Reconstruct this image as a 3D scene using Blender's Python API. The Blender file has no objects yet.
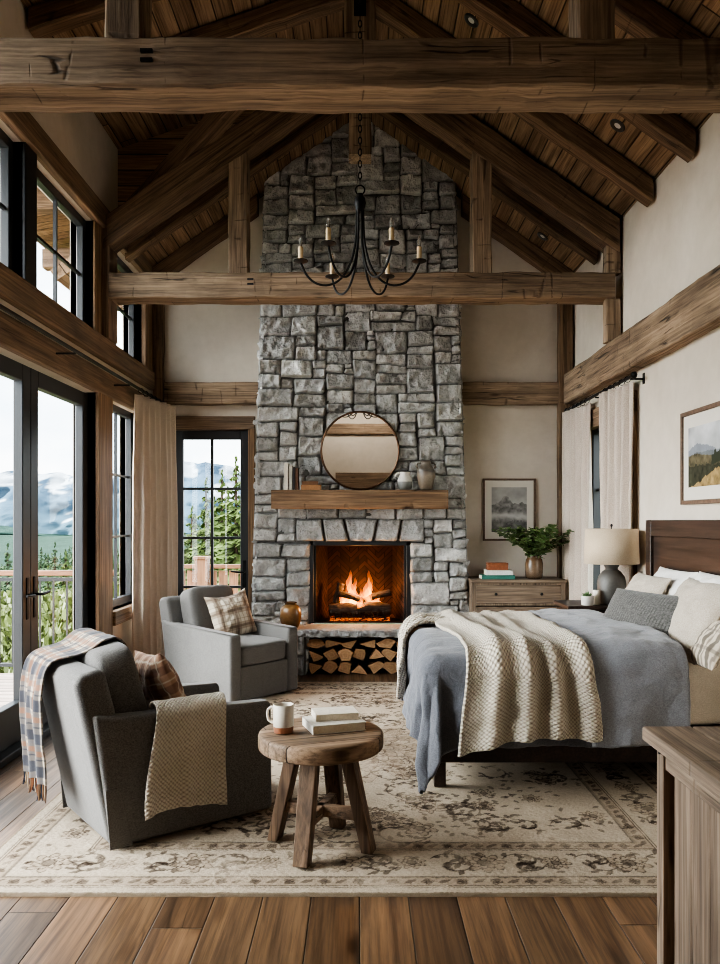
import bpy, bmesh, math, random
import numpy as np
from mathutils import Vector, Matrix, noise
rng = random.Random(7)
nrng = np.random.default_rng(11)
scn = bpy.context.scene
COL = scn.collection
PI = math.pi
F = 800.0            # focal length in pixels of the 720 px wide frame
H = 1.6              # eye height


def srgb(r, g, b):
    def c(v):
        v /= 255.0
        return v / 12.92 if v <= 0.04045 else ((v + 0.055) / 1.055) ** 2.4
    return (c(r), c(g), c(b), 1.0)


def clamp(x, a=0.0, b=1.0):
    return max(a, min(b, x))


def fbm(x, y, z=0.0, o=4):
    return noise.fractal(Vector((x, y, z)), 1.0, 2.0, o)


def npnoise(h, w, cells, seed, octaves=4):
    """smooth value noise on an h x w grid, about -1..1"""
    r = np.random.default_rng(seed)
    out = np.zeros((h, w))
    amp, tot = 1.0, 0.0
    c = cells
    for o in range(octaves):
        ch = max(2, int(c * h / max(h, w)) + 2)
        cw = max(2, int(c * w / max(h, w)) + 2)
        g = r.uniform(-1, 1, (ch + 1, cw + 1))
        yy = np.linspace(0, ch - 1.001, h)
        xx = np.linspace(0, cw - 1.001, w)
        yi, xi = yy.astype(int), xx.astype(int)
        fy, fx = yy - yi, xx - xi
        fy = fy * fy * (3 - 2 * fy)
        fx = fx * fx * (3 - 2 * fx)
        a = g[np.ix_(yi, xi)]
        b = g[np.ix_(yi, xi + 1)]
        cc = g[np.ix_(yi + 1, xi)]
        d = g[np.ix_(yi + 1, xi + 1)]
        fx2, fy2 = fx[None, :], fy[:, None]
        out += amp * ((a * (1 - fx2) + b * fx2) * (1 - fy2) + (cc * (1 - fx2) + d * fx2) * fy2)
        tot += amp
        amp *= 0.5
        c *= 2
    return out / tot * 1.6


# ------------------------------------------------------------------ materials
class NT:
    def __init__(self, name):
        self.m = bpy.data.materials.new(name)
        self.m.use_nodes = True
        self.t = self.m.node_tree
        self.t.nodes.clear()
        self.out = self.n('ShaderNodeOutputMaterial')

    def n(self, typ, **kw):
        nd = self.t.nodes.new(typ)
        for k, v in kw.items():
            setattr(nd, k, v)
        return nd

    def l(self, a, b):
        self.t.links.new(a, b)

    def val(self, node, name, v):
        node.inputs[name].default_value = v

    def noise(self, vec, scale, detail=4, rough=0.55, dist=0.0):
        nd = self.n('ShaderNodeTexNoise')
        nd.inputs['Scale'].default_value = scale
        nd.inputs['Detail'].default_value = detail
        nd.inputs['Roughness'].default_value = rough
        nd.inputs['Distortion'].default_value = dist
        if vec is not None:
            self.l(vec, nd.inputs['Vector'])
        return nd.outputs['Fac']

    def ramp(self, fac, stops, interp='LINEAR'):
        nd = self.n('ShaderNodeValToRGB')
        nd.color_ramp.interpolation = interp
        els = nd.color_ramp.elements
        while len(els) < len(stops):
            els.new(0.5)
        for e, (p, c) in zip(els, stops):
            e.position = p
            e.color = c if len(c) == 4 else (*c, 1)
        self.l(fac, nd.inputs['Fac'])
        return nd.outputs['Color']

    def mix(self, a, b, fac, mode='MIX'):
        nd = self.n('ShaderNodeMix', data_type='RGBA', blend_type=mode)
        for sock, v in ((nd.inputs[6], a), (nd.inputs[7], b), (nd.inputs[0], fac)):
            if isinstance(v, (int, float)):
                sock.default_value = v
            elif isinstance(v, tuple):
                sock.default_value = v
            else:
                self.l(v, sock)
        return nd.outputs[2]

    def math(self, op, a, b=None):
        nd = self.n('ShaderNodeMath', operation=op)
        for i, v in enumerate((a, b)):
            if v is None:
                continue
            if isinstance(v, (int, float)):
                nd.inputs[i].default_value = v
            else:
                self.l(v, nd.inputs[i])
        return nd.outputs[0]

    def coords(self, kind='Object', rnd=True, scale=(1, 1, 1)):
        tc = self.n('ShaderNodeTexCoord')
        v = tc.outputs[kind]
        if rnd:
            oi = self.n('ShaderNodeObjectInfo')
            m = self.math('MULTIPLY', oi.outputs['Random'], 37.0)
            ad = self.n('ShaderNodeVectorMath', operation='ADD')
            self.l(v, ad.inputs[0])
            self.l(m, ad.inputs[1])
            v = ad.outputs[0]
        if scale != (1, 1, 1):
            v = self.scale(v, scale)
        return v

    def scale(self, v, s, rot=(0, 0, 0)):
        mp = self.n('ShaderNodeMapping')
        mp.inputs['Scale'].default_value = s
        mp.inputs['Rotation'].default_value = rot
        self.l(v, mp.inputs['Vector'])
        return mp.outputs[0]

    def bump(self, h, strength=0.3, dist=0.02, prev=None):
        nd = self.n('ShaderNodeBump')
        nd.inputs['Strength'].default_value = strength
        nd.inputs['Distance'].default_value = dist
        self.l(h, nd.inputs['Height'])
        if prev is not None:
            self.l(prev, nd.inputs['Normal'])
        return nd.outputs[0]

    def bsdf(self, color, rough=0.6, normal=None, metal=0.0, spec=0.5, sheen=0.0, coat=0.0):
        p = self.n('ShaderNodeBsdfPrincipled')
        for k, v in (('Base Color', color), ('Roughness', rough), ('Metallic', metal)):
            if isinstance(v, (int, float, tuple)):
                p.inputs[k].default_value = v
            else:
                self.l(v, p.inputs[k])
        p.inputs['Specular IOR Level'].default_value = spec
        p.inputs['Sheen Weight'].default_value = sheen
        p.inputs['Coat Weight'].default_value = coat
        if normal is not None:
            self.l(normal, p.inputs['Normal'])
        self.l(p.outputs[0], self.out.inputs['Surface'])
        return p


AX = {'x': (1, 0, 0), 'y': (0, 1, 0), 'z': (0, 0, 1)}


def grain_scale(axis, along, across):
    return tuple(along if axis == a else across for a in 'xyz')


def mat_wood(name, light, dark, axis='x', across=16.0, along=0.9, rough=0.7, crack=0.5, bump=0.5, adze=0.0, patch=0.5):
    t = NT(name)
    v = t.coords()
    g1 = t.noise(t.scale(v, grain_scale(axis, along, across)), 1.0, 8, 0.62, 0.6)
    g2 = t.noise(t.scale(v, grain_scale(axis, along * 1.8, across * 4.5)), 1.0, 5, 0.6)
    big = t.noise(v, 1.7, 3, 0.5)
    c = t.ramp(g1, [(0.32, dark), (0.5, tuple((a + b) / 2 for a, b in zip(light, dark))), (0.68, light)])
    c = t.mix(c, t.ramp(g2, [(0.36, (0.38, 0.36, 0.35, 1)), (0.58, (1.08, 1.08, 1.08, 1))]), 0.7, 'MULTIPLY')
    c = t.mix(c, t.ramp(big, [(0.35, (0.62, 0.6, 0.58, 1)), (0.65, (1.15, 1.12, 1.1, 1))]), patch, 'MULTIPLY')
    cr = t.noise(t.scale(v, grain_scale(axis, 0.55, 9.0)), 1.0, 2, 0.5, 0.3)
    crm = t.ramp(cr, [(0.485, (1, 1, 1, 1)), (0.497, (0, 0, 0, 1)), (0.503, (0, 0, 0, 1)), (0.515, (1, 1, 1, 1))])
    gate = t.noise(v, 2.6, 2)
    gm = t.ramp(gate, [(0.5, (0, 0, 0, 1)), (0.6, (1, 1, 1, 1))])
    crm2 = t.mix((1, 1, 1, 1), crm, gm)
    c = t.mix(c, t.mix(tuple(x * 0.18 for x in dark[:3]) + (1,), (1, 1, 1, 1), crm2), crack, 'MULTIPLY')
    # knots
    vo = t.n('ShaderNodeTexVoronoi')
    vo.inputs['Scale'].default_value = 1.0
    t.l(t.scale(v, grain_scale(axis, 1.7, 5.0)), vo.inputs['Vector'])
    kn = t.ramp(vo.outputs['Distance'], [(0.05, (0.25, 0.2, 0.16, 1)), (0.13, (1, 1, 1, 1))])
    c = t.mix(c, kn, 0.75, 'MULTIPLY')
    az = None
    if adze > 0:
        a1 = t.noise(t.scale(v, grain_scale(axis, 4.2, 0.35)), 1.0, 1, 0.3, 0.0)
        az = t.ramp(a1, [(0.484, (1, 1, 1, 1)), (0.496, (0.1, 0.1, 0.1, 1)), (0.502, (0.1, 0.1, 0.1, 1)), (0.512, (1, 1, 1, 1))])
        gg = t.ramp(t.noise(v, 9.0, 2), [(0.5, (0, 0, 0, 1)), (0.58, (1, 1, 1, 1))])
        az = t.mix((1, 1, 1, 1), az, gg)
        c = t.mix(c, t.mix((0.16, 0.13, 0.11, 1), (1, 1, 1, 1), az), adze, 'MULTIPLY')
        fac = t.n('ShaderNodeTexVoronoi')
        fac.inputs['Scale'].default_value = 1.0
        t.l(t.scale(v, grain_scale(axis, 6.0, 8.0)), fac.inputs['Vector'])
        c = t.mix(c, t.ramp(fac.outputs['Color'], [(0.0, (0.8, 0.79, 0.78, 1)), (1.0, (1.14, 1.13, 1.12, 1))]), adze * 0.7, 'MULTIPLY')
    b = t.bump(g2, 0.35 * bump, 0.01)
    b = t.bump(g1, 0.5 * bump, 0.02, b)
    if az is not None:
        b = t.bump(az, 0.6 * adze, 0.02, b)
    if crack > 0:
        b = t.bump(crm2, 0.6 * crack, 0.02, b)
    t.bsdf(c, rough, b, spec=0.3)
    return t.m


def mat_planks(name, light, dark, width, length, rough=0.45, tone=0.5, gap=(0.01, 0.008, 0.006, 1), bump=0.4, gapw=0.012, knots=0.5, spec=0.4, cracks=0.0):
    """boards along local X, board width along local Y"""
    t = NT(name)
    v = t.coords(rnd=False)
    sx = t.n('ShaderNodeSeparateXYZ')
    t.l(v, sx.inputs[0])
    yr = t.math('DIVIDE', sx.outputs[1], width)
    row = t.math('FLOOR', yr)
    wn1 = t.n('ShaderNodeTexWhiteNoise', noise_dimensions='1D')
    t.l(row, wn1.inputs['W'])
    xr = t.math('ADD', t.math('DIVIDE', sx.outputs[0], length), t.math('MULTIPLY', wn1.outputs['Value'], 7.3))
    colm = t.math('FLOOR', xr)
    cbv = t.n('ShaderNodeCombineXYZ')
    t.l(row, cbv.inputs[0])
    t.l(colm, cbv.inputs[1])
    wn2 = t.n('ShaderNodeTexWhiteNoise', noise_dimensions='2D')
    t.l(cbv.outputs[0], wn2.inputs['Vector'])
    pid = wn2.outputs['Value']
    fy = t.math('FRACT', yr)
    fx = t.math('FRACT', xr)
    dy = t.math('MULTIPLY', t.math('MINIMUM', fy, t.math('SUBTRACT', 1.0, fy)), width)
    dx = t.math('MULTIPLY', t.math('MINIMUM', fx, t.math('SUBTRACT', 1.0, fx)), length)
    dd = t.math('MINIMUM', dx, dy)
    gapm = t.ramp(dd, [(0.0, (1, 1, 1, 1)), (gapw * 0.13, (1, 1, 1, 1)), (gapw * 0.32, (0, 0, 0, 1))])
    # offset grain per board
    ad = t.n('ShaderNodeVectorMath', operation='ADD')
    t.l(v, ad.inputs[0])
    sc = t.n('ShaderNodeVectorMath', operation='SCALE')
    cb3 = t.n('ShaderNodeCombineXYZ')
    for q in range(3):
        t.l(pid, cb3.inputs[q])
    t.l(cb3.outputs[0], sc.inputs[0])
    sc.inputs['Scale'].default_value = 19.0
    t.l(sc.outputs[0], ad.inputs[1])
    vv = ad.outputs[0]
    g1 = t.noise(t.scale(vv, (0.8, 14, 14)), 1.0, 8, 0.6, 0.7)
    g2 = t.noise(t.scale(vv, (2.2, 60, 60)), 1.0, 4, 0.6)
    c = t.ramp(g1, [(0.3, dark), (0.52, tuple((a + b) / 2 for a, b in zip(light, dark))), (0.72, light)])
    c = t.mix(c, t.ramp(pid, [(0.0, (0.5, 0.47, 0.45, 1)), (0.5, (0.9, 0.9, 0.88, 1)), (1.0, (1.3, 1.2, 1.12, 1))]), tone, 'MULTIPLY')
    c = t.mix(c, t.ramp(g2, [(0.38, (0.42, 0.4, 0.38, 1)), (0.56, (1.1, 1.1, 1.1, 1))]), 0.7, 'MULTIPLY')
    vo = t.n('ShaderNodeTexVoronoi')
    vo.inputs['Scale'].default_value = 1.0
    t.l(t.scale(vv, (1.5, 5.5, 5.5)), vo.inputs['Vector'])
    kn = t.ramp(vo.outputs['Distance'], [(0.06, (0.10, 0.08, 0.06, 1)), (0.13, (0.55, 0.5, 0.46, 1)), (0.22, (1, 1, 1, 1))])
    c = t.mix(c, kn, knots, 'MULTIPLY')
    if cracks > 0:
        cr = t.noise(t.scale(vv, (0.5, 7.0, 7.0)), 1.0, 2, 0.5, 0.4)
        crm = t.ramp(cr, [(0.488, (1, 1, 1, 1)), (0.498, (0, 0, 0, 1)), (0.502, (0, 0, 0, 1)), (0.512, (1, 1, 1, 1))])
        gt = t.ramp(t.noise(vv, 1.6, 2), [(0.52, (0, 0, 0, 1)), (0.6, (1, 1, 1, 1))])
        c = t.mix(c, t.mix((0.2, 0.17, 0.15, 1), (1, 1, 1, 1), t.mix((1, 1, 1, 1), crm, gt)), cracks, 'MULTIPLY')
    c = t.mix(c, gap, gapm)
    b = t.bump(g1, 0.3 * bump, 0.01)
    b = t.bump(t.math('SUBTRACT', 1.0, gapm), 0.7, 0.008, b)
    rr = t.ramp(g1, [(0.3, (rough + 0.12,) * 3), (0.7, (rough - 0.08,) * 3)])
    t.bsdf(c, rr, b, spec=spec)
    return t.m


def mat_plaster(name, c0, c1):
    t = NT(name)
    v = t.coords(rnd=False)
    n1 = t.noise(v, 1.1, 5, 0.6, 0.4)
    n2 = t.noise(v, 9.0, 6, 0.65)
    c = t.ramp(n1, [(0.3, c0), (0.7, c1)])
    c = t.mix(c, t.ramp(n2, [(0.3, (0.93, 0.925, 0.92, 1)), (0.7, (1.03, 1.03, 1.03, 1))]), 0.8, 'MULTIPLY')
    b = t.bump(n2, 0.12, 0.02)
    b = t.bump(n1, 0.12, 0.1, b)
    t.bsdf(c, 0.92, b, spec=0.15)
    return t.m


def mat_fabric(name, c, c2=None, weave=420.0, bump=0.25, rough=0.95, sheen=0.15, mottle=0.5, kind='Object', wr=0.0):
    t = NT(name)
    v = t.coords(kind, rnd=False)
    c2 = c2 or tuple(x * 0.72 for x in c[:3]) + (1,)
    n1 = t.noise(t.scale(v, (weave, weave * 0.35, weave * 0.6)), 1.0, 2)
    n2 = t.noise(t.scale(v, (weave * 0.35, weave, weave * 0.6)), 1.0, 2)
    s = t.math('ADD', n1, n2)
    s = t.math('MULTIPLY', s, 0.5)
    big = t.noise(v, 6.0, 4)
    col = t.ramp(s, [(0.36, c2), (0.62, c)])
    col = t.mix(col, t.ramp(big, [(0.3, (0.86, 0.86, 0.86, 1)), (0.7, (1.06, 1.06, 1.06, 1))]), mottle, 'MULTIPLY')
    b = t.bump(s, bump, 0.004)
    if wr > 0:
        w = t.noise(t.scale(v, (5, 9, 4)), 1.0, 4, 0.55, 0.8)
        b = t.bump(w, wr, 0.05, b)
    t.bsdf(col, rough, b, spec=0.12, sheen=sheen)
    return t.m


def mat_vcol(name, rough=0.9, bumpscale=300.0, bump=0.2, tint=None, spec=0.15, sheen=0.0, bdist=0.004, mott=0.0):
    t = NT(name)
    at = t.n('ShaderNodeAttribute')
    at.attribute_name = 'Col'
    v = t.coords('Object', rnd=False)
    nn = t.noise(v, bumpscale, 4)
    col = at.outputs['Color']
    if mott > 0:
        col = t.mix(col, t.ramp(nn, [(0.3, (0.6, 0.6, 0.6, 1)), (0.7, (1.25, 1.25, 1.25, 1))]), mott, 'MULTIPLY')
    b = t.bump(nn, bump, bdist)
    t.bsdf(col, rough, b, spec=spec, sheen=sheen)
    return t.m


def mat_plain(name, c, rough=0.5, metal=0.0, spec=0.5, nscale=0, namp=0.15, bump=0.0, coat=0.0):
    t = NT(name)
    if nscale:
        v = t.coords()
        nn = t.noise(v, nscale, 5)
        lo = tuple(x * (1 - namp) for x in c[:3]) + (1,)
        hi = tuple(min(1, x * (1 + namp)) for x in c[:3]) + (1,)
        col = t.ramp(nn, [(0.3, lo), (0.7, hi)])
        b = t.bump(nn, bump, 0.01) if bump else None
        t.bsdf(col, rough, b, metal, spec, coat=coat)
    else:
        t.bsdf(c, rough, None, metal, spec, coat=coat)
    return t.m


def mat_glass(name='window_glass', tint=(0.96, 0.98, 0.98, 1)):
    t = NT(name)
    tr = t.n('ShaderNodeBsdfTransparent')
    tr.inputs[0].default_value = tint
    gl = t.n('ShaderNodeBsdfGlossy')
    gl.inputs['Roughness'].default_value = 0.02
    mx = t.n('ShaderNodeMixShader')
    mx.inputs[0].default_value = 0.03
    t.l(tr.outputs[0], mx.inputs[1])
    t.l(gl.outputs[0], mx.inputs[2])
    t.l(mx.outputs[0], t.out.inputs['Surface'])
    return t.m


def mat_knit(name, c_hi, c_lo, nu, nv, strength=1.0, dist=0.01, rib=None):
    """chunky stitches on a lattice in UV space (UV in metres)"""
    t = NT(name)
    v = t.coords('UV', rnd=False)
    sx = t.n('ShaderNodeSeparateXYZ')
    t.l(v, sx.inputs[0])
    a = t.math('MULTIPLY', sx.outputs[0], nu)
    b_ = t.math('MULTIPLY', sx.outputs[1], nv)
    # two interleaved rows of round stitches
    p = t.math('ADD', a, b_)
    q = t.math('SUBTRACT', a, b_)
    cb = t.n('ShaderNodeCombineXYZ')
    t.l(p, cb.inputs[0])
    t.l(q, cb.inputs[1])
    vo = t.n('ShaderNodeTexVoronoi', voronoi_dimensions='2D')
    vo.inputs['Randomness'].default_value = 0.16
    vo.inputs['Scale'].default_value = 1.0
    t.l(cb.outputs[0], vo.inputs['Vector'])
    d = vo.outputs['Distance']
    fib = t.noise(t.scale(v, (500, 500, 500)), 1.0, 3)
    h = t.ramp(d, [(0.0, (1, 1, 1, 1)), (0.3, (0.85, 0.85, 0.85, 1)), (0.66, (0, 0, 0, 1))], 'EASE')
    big = t.noise(v, 7, 3)
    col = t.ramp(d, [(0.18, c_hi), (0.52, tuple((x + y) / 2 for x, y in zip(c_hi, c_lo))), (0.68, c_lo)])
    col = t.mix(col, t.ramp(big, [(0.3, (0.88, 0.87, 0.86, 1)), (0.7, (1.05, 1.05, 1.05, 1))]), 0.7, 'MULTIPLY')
    bb = t.bump(fib, 0.25, 0.004)
    bb = t.bump(h, strength, dist, bb)
    t.bsdf(col, 0.95, bb, spec=0.1, sheen=0.2)
    return t.m


# ------------------------------------------------------------------ mesh building
class MB:
    def __init__(self):
        self.v = []
        self.f = []
        self.c = None

    def add(self, vs, fs):
        o = len(self.v)
        self.v += [tuple(p) for p in vs]
        self.f += [tuple(i + o for i in f) for f in fs]
        return self

    def box(self, x0, x1, y0, y1, z0, z1, m=None):
        vs = [Vector(p) for p in ((x0, y0, z0), (x1, y0, z0), (x1, y1, z0), (x0, y1, z0), (x0, y0, z1), (x1, y0, z1), (x1, y1, z1), (x0, y1, z1))]
        if m is not None:
            vs = [m @ p for p in vs]
        return self.add(vs, [(0, 3, 2, 1), (4, 5, 6, 7), (0, 1, 5, 4), (1, 2, 6, 5), (2, 3, 7, 6), (3, 0, 4, 7)])

    def prism(self, poly, a0, a1, axis='y'):
        """poly in the two other axes (x,z for y; y,z for x; x,y for z)"""
        def p3(p, a):
            return {'y': (p[0], a, p[1]), 'x': (a, p[0], p[1]), 'z': (p[0], p[1], a)}[axis]
        n = len(poly)
        vs = [p3(p, a0) for p in poly] + [p3(p, a1) for p in poly]
        fs = [tuple(range(n))[::-1], tuple(range(n, 2 * n))]
        fs += [(i, (i + 1) % n, n + (i + 1) % n, n + i) for i in range(n)]
        return self.add(vs, fs)

    def tube(self, pts, r, n=8, cap=True, flat=1.0):
        pts = [Vector(p) for p in pts]
        rs = r if isinstance(r, (list, tuple)) else [r] * len(pts)
        o = len(self.v)
        up = None
        for i, p in enumerate(pts):
            t = (pts[min(i + 1, len(pts) - 1)] - pts[max(i - 1, 0)])
            t = t.normalized() if t.length > 1e-9 else Vector((0, 0, 1))
            if up is None:
                up = Vector((0, 0, 1)) if abs(t.z) < 0.9 else Vector((1, 0, 0))
            s = t.cross(up).normalized()
            up = s.cross(t).normalized()
            for k in range(n):
                a = 2 * PI * k / n
                self.v.append(tuple(p + s * (math.cos(a) * rs[i]) + up * (math.sin(a) * rs[i] * flat)))
        for i in range(len(pts) - 1):
            for k in range(n):
                k2 = (k + 1) % n
                self.f.append((o + i * n + k, o + i * n + k2, o + (i + 1) * n + k2, o + (i + 1) * n + k))
        if cap:
            self.f.append(tuple(o + k for k in range(n))[::-1])
            self.f.append(tuple(o + (len(pts) - 1) * n + k for k in range(n)))
        return self

    def lathe(self, prof, n=32, c=(0, 0, 0), m=None):
        o = len(self.v)
        for r, z in prof:
            for k in range(n):
                a = 2 * PI * k / n
                p = Vector((c[0] + r * math.cos(a), c[1] + r * math.sin(a), c[2] + z))
                self.v.append(tuple(m @ p if m is not None else p))
        for i in range(len(prof) - 1):
            for k in range(n):
                k2 = (k + 1) % n
                self.f.append((o + i * n + k, o + i * n + k2, o + (i + 1) * n + k2, o + (i + 1) * n + k))
        if prof[0][0] > 1e-6:
            self.f.append(tuple(o + k for k in range(n))[::-1])
        if prof[-1][0] > 1e-6:
            self.f.append(tuple(o + (len(prof) - 1) * n + k for k in range(n)))
        return self

    def grid(self, P, closed=False):
        """P[i][j] points"""
        o = len(self.v)
        ni, nj = len(P), len(P[0])
        for row in P:
            self.v += [tuple(p) for p in row]
        for i in range(ni - 1):
            for j in range(nj - 1 + (1 if closed else 0)):
                j2 = (j + 1) % nj
                self.f.append((o + i * nj + j, o + i * nj + j2, o + (i + 1) * nj + j2, o + (i + 1) * nj + j))
        return self

    def soft(self, a, b, c, e=0.35, nu=40, nv=20, m=None, puff=0.0):
        """rounded box (superellipsoid) with half sizes a, b, c"""
        def sp(x, k):
            return math.copysign(abs(x) ** k, x)
        P = []
        for i in range(nv + 1):
            ph = -PI / 2 + PI * i / nv
            row = []
            for j in range(nu):
                th = 2 * PI * j / nu
                x = a * sp(math.cos(ph), e) * sp(math.cos(th), e)
                y = b * sp(math.cos(ph), e) * sp(math.sin(th), e)
                z = c * sp(math.sin(ph), e)
                if puff:
                    z *= 1 + puff * (1 - (x / a) ** 2) * (1 - (y / b) ** 2)
                p = Vector((x, y, z))
                row.append(m @ p if m is not None else p)
            P.append(row)
        return self.grid(P, True)


def finish(o, mat, parent=None, smooth=None, bevel=0.0, subsurf=0, solid=0.0, seg=2):
    me = o.data
    if mat is not None:
        me.materials.append(mat)
    if smooth is not None:
        for p in me.polygons:
            p.use_smooth = True
        if smooth < 179:
            me.set_sharp_from_angle(angle=math.radians(smooth))
    if parent is not None:
        o.parent = parent
    if solid:
        md = o.modifiers.new('solid', 'SOLIDIFY')
        md.thickness = solid
        md.offset = 0
    if bevel:
        md = o.modifiers.new('bevel', 'BEVEL')
        md.width = bevel
        md.segments = seg
        md.limit_method = 'ANGLE'
        md.angle_limit = math.radians(35)
        for p in me.polygons:
            p.use_smooth = True
        me.set_sharp_from_angle(angle=math.radians(60))
    if subsurf:
        md = o.modifiers.new('sub', 'SUBSURF')
        md.levels = subsurf
        md.render_levels = subsurf
    return o


def obj(name, mb, mat, parent=None, loc=None, rot=None, label=None, **kw):
    me = bpy.data.meshes.new(name)
    me.from_pydata(mb.v, [], mb.f)
    me.validate()
    bm = bmesh.new()
    bm.from_mesh(me)
    bmesh.ops.recalc_face_normals(bm, faces=bm.faces)
    bm.to_mesh(me)
    bm.free()
    o = bpy.data.objects.new(name, me)
    COL.objects.link(o)
    if mb.c is not None:
        at = me.color_attributes.new('Col', 'FLOAT_COLOR', 'POINT')
        at.data.foreach_set('color', np.asarray(mb.c, dtype=np.float32).ravel())
    if loc is not None:
        o.location = loc
    if rot is not None:
        o.rotation_euler = rot
    if label:
        o['label'] = label
    return finish(o, mat, parent, **kw)


def gridobj(name, P, mat, parent=None, col=None, uv=None, label=None, **kw):
    """P: (n, m, 3) array; col (n, m, 3); uv (n, m, 2)"""
    P = np.asarray(P, dtype=float)
    n, m = P.shape[:2]
    idx = np.arange(n * m).reshape(n, m)
    Fq = np.stack([idx[:-1, :-1], idx[1:, :-1], idx[1:, 1:], idx[:-1, 1:]], -1).reshape(-1, 4)
    me = bpy.data.meshes.new(name)
    nf = len(Fq)
    me.vertices.add(n * m)
    me.vertices.foreach_set('co', P.astype(np.float32).ravel())
    me.loops.add(nf * 4)
    me.loops.foreach_set('vertex_index', Fq.astype(np.int32).ravel())
    me.polygons.add(nf)
    me.polygons.foreach_set('loop_start', np.arange(0, nf * 4, 4, dtype=np.int32))
    me.polygons.foreach_set('use_smooth', np.ones(nf, dtype=bool))
    me.update(calc_edges=True)
    if col is not None:
        at = me.color_attributes.new('Col', 'FLOAT_COLOR', 'POINT')
        c4 = np.ones((n * m, 4), dtype=np.float32)
        c4[:, :3] = np.asarray(col).reshape(-1, 3)
        at.data.foreach_set('color', c4.ravel())
    if uv is not None:
        ul = me.uv_layers.new(name='UVMap')
        u = np.asarray(uv).reshape(-1, 2)[Fq.ravel()]
        ul.data.foreach_set('uv', u.astype(np.float32).ravel())
    o = bpy.data.objects.new(name, me)
    COL.objects.link(o)
    if label:
        o['label'] = label
    return finish(o, mat, parent, **kw)


def thing(name, label, cat, loc=(0, 0, 0), rotz=0.0, group=None):
    o = bpy.data.objects.new(name, None)
    COL.objects.link(o)
    o.empty_display_size = 0.1
    o.location = loc
    o.rotation_euler = (0, 0, rotz)
    return tag(o, label, cat, group)


def tag(o, label, cat, group=None, kind=None):
    o['label'] = label
    o['category'] = cat
    if group:
        o['group'] = group
    if kind:
        o['kind'] = kind
    return o


def struct(o, label=None, cat=None):
    o['kind'] = 'structure'
    if label:
        o['label'] = label
    if cat:
        o['category'] = cat
    return o


def beam_mesh(L, w, h, hew=0.006, k0=0.0, k1=0.0, step=0.07, r=0.010, seed=0.0):
    """beam along local X, width w (Y), height h (Z), plumb-cut ends by shears k0, k1"""
    mb = MB()
    ny, nz = 4, 5
    ring = []
    for i in range(ny):
        ring.append((-w / 2 + r + (w - 2 * r) * i / (ny - 1), -h / 2))
    for i in range(nz):
        ring.append((w / 2, -h / 2 + r + (h - 2 * r) * i / (nz - 1)))
    for i in range(ny):
        ring.append((w / 2 - r - (w - 2 * r) * i / (ny - 1), h / 2))
    for i in range(nz):
        ring.append((-w / 2, h / 2 - r - (h - 2 * r) * i / (nz - 1)))
    n = max(2, int(L / step))
    P = []
    for i in range(n + 1):
        t = i / n
        x = -L / 2 + L * t
        row = []
        for y, z in ring:
            a = hew
            q = fbm(x * 3.1 + seed, y * 9 + seed, z * 9, 3) * a
            q2 = noise.noise(Vector((x * 7 + seed, y * 5, z * 5 + 3))) * a * 0.8
            yy = y + (q + q2) * (1 if y > 0 else -1)
            zz = z + (q - q2) * (1 if z > 0 else -1)
            row.append((x + zz * (k0 * (1 - t) + k1 * t), yy, zz))
        P.append(row)
    mb.grid(P, True)
    o = len(mb.v)
    m = len(ring)
    mb.f.append(tuple(range(m))[::-1])
    mb.f.append(tuple(range(o - m, o)))
    return mb


def beam(name, p0, p1, w, h, mat, parent=None, hew=0.006, plumb=False, up=(0, 0, 1), label=None):
    p0, p1 = Vector(p0), Vector(p1)
    d = p1 - p0
    L = d.length
    x = d.normalized()
    upv = Vector(up)
    if abs(x.dot(upv)) > 0.98:
        upv = Vector((0, 1, 0))
    y = upv.cross(x).normalized()
    z = x.cross(y)
    k = 0.0
    if plumb:
        k = x.z / math.hypot(x.x, x.y)
    mb = beam_mesh(L, w, h, hew, k, k, seed=rng.uniform(0, 90))
    o = obj(name, mb, mat, parent, label=label, smooth=32)
    M = Matrix((x, y, z)).transposed().to_4x4()
    M.translation = (p0 + p1) / 2
    o.matrix_local = M
    return o


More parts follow.
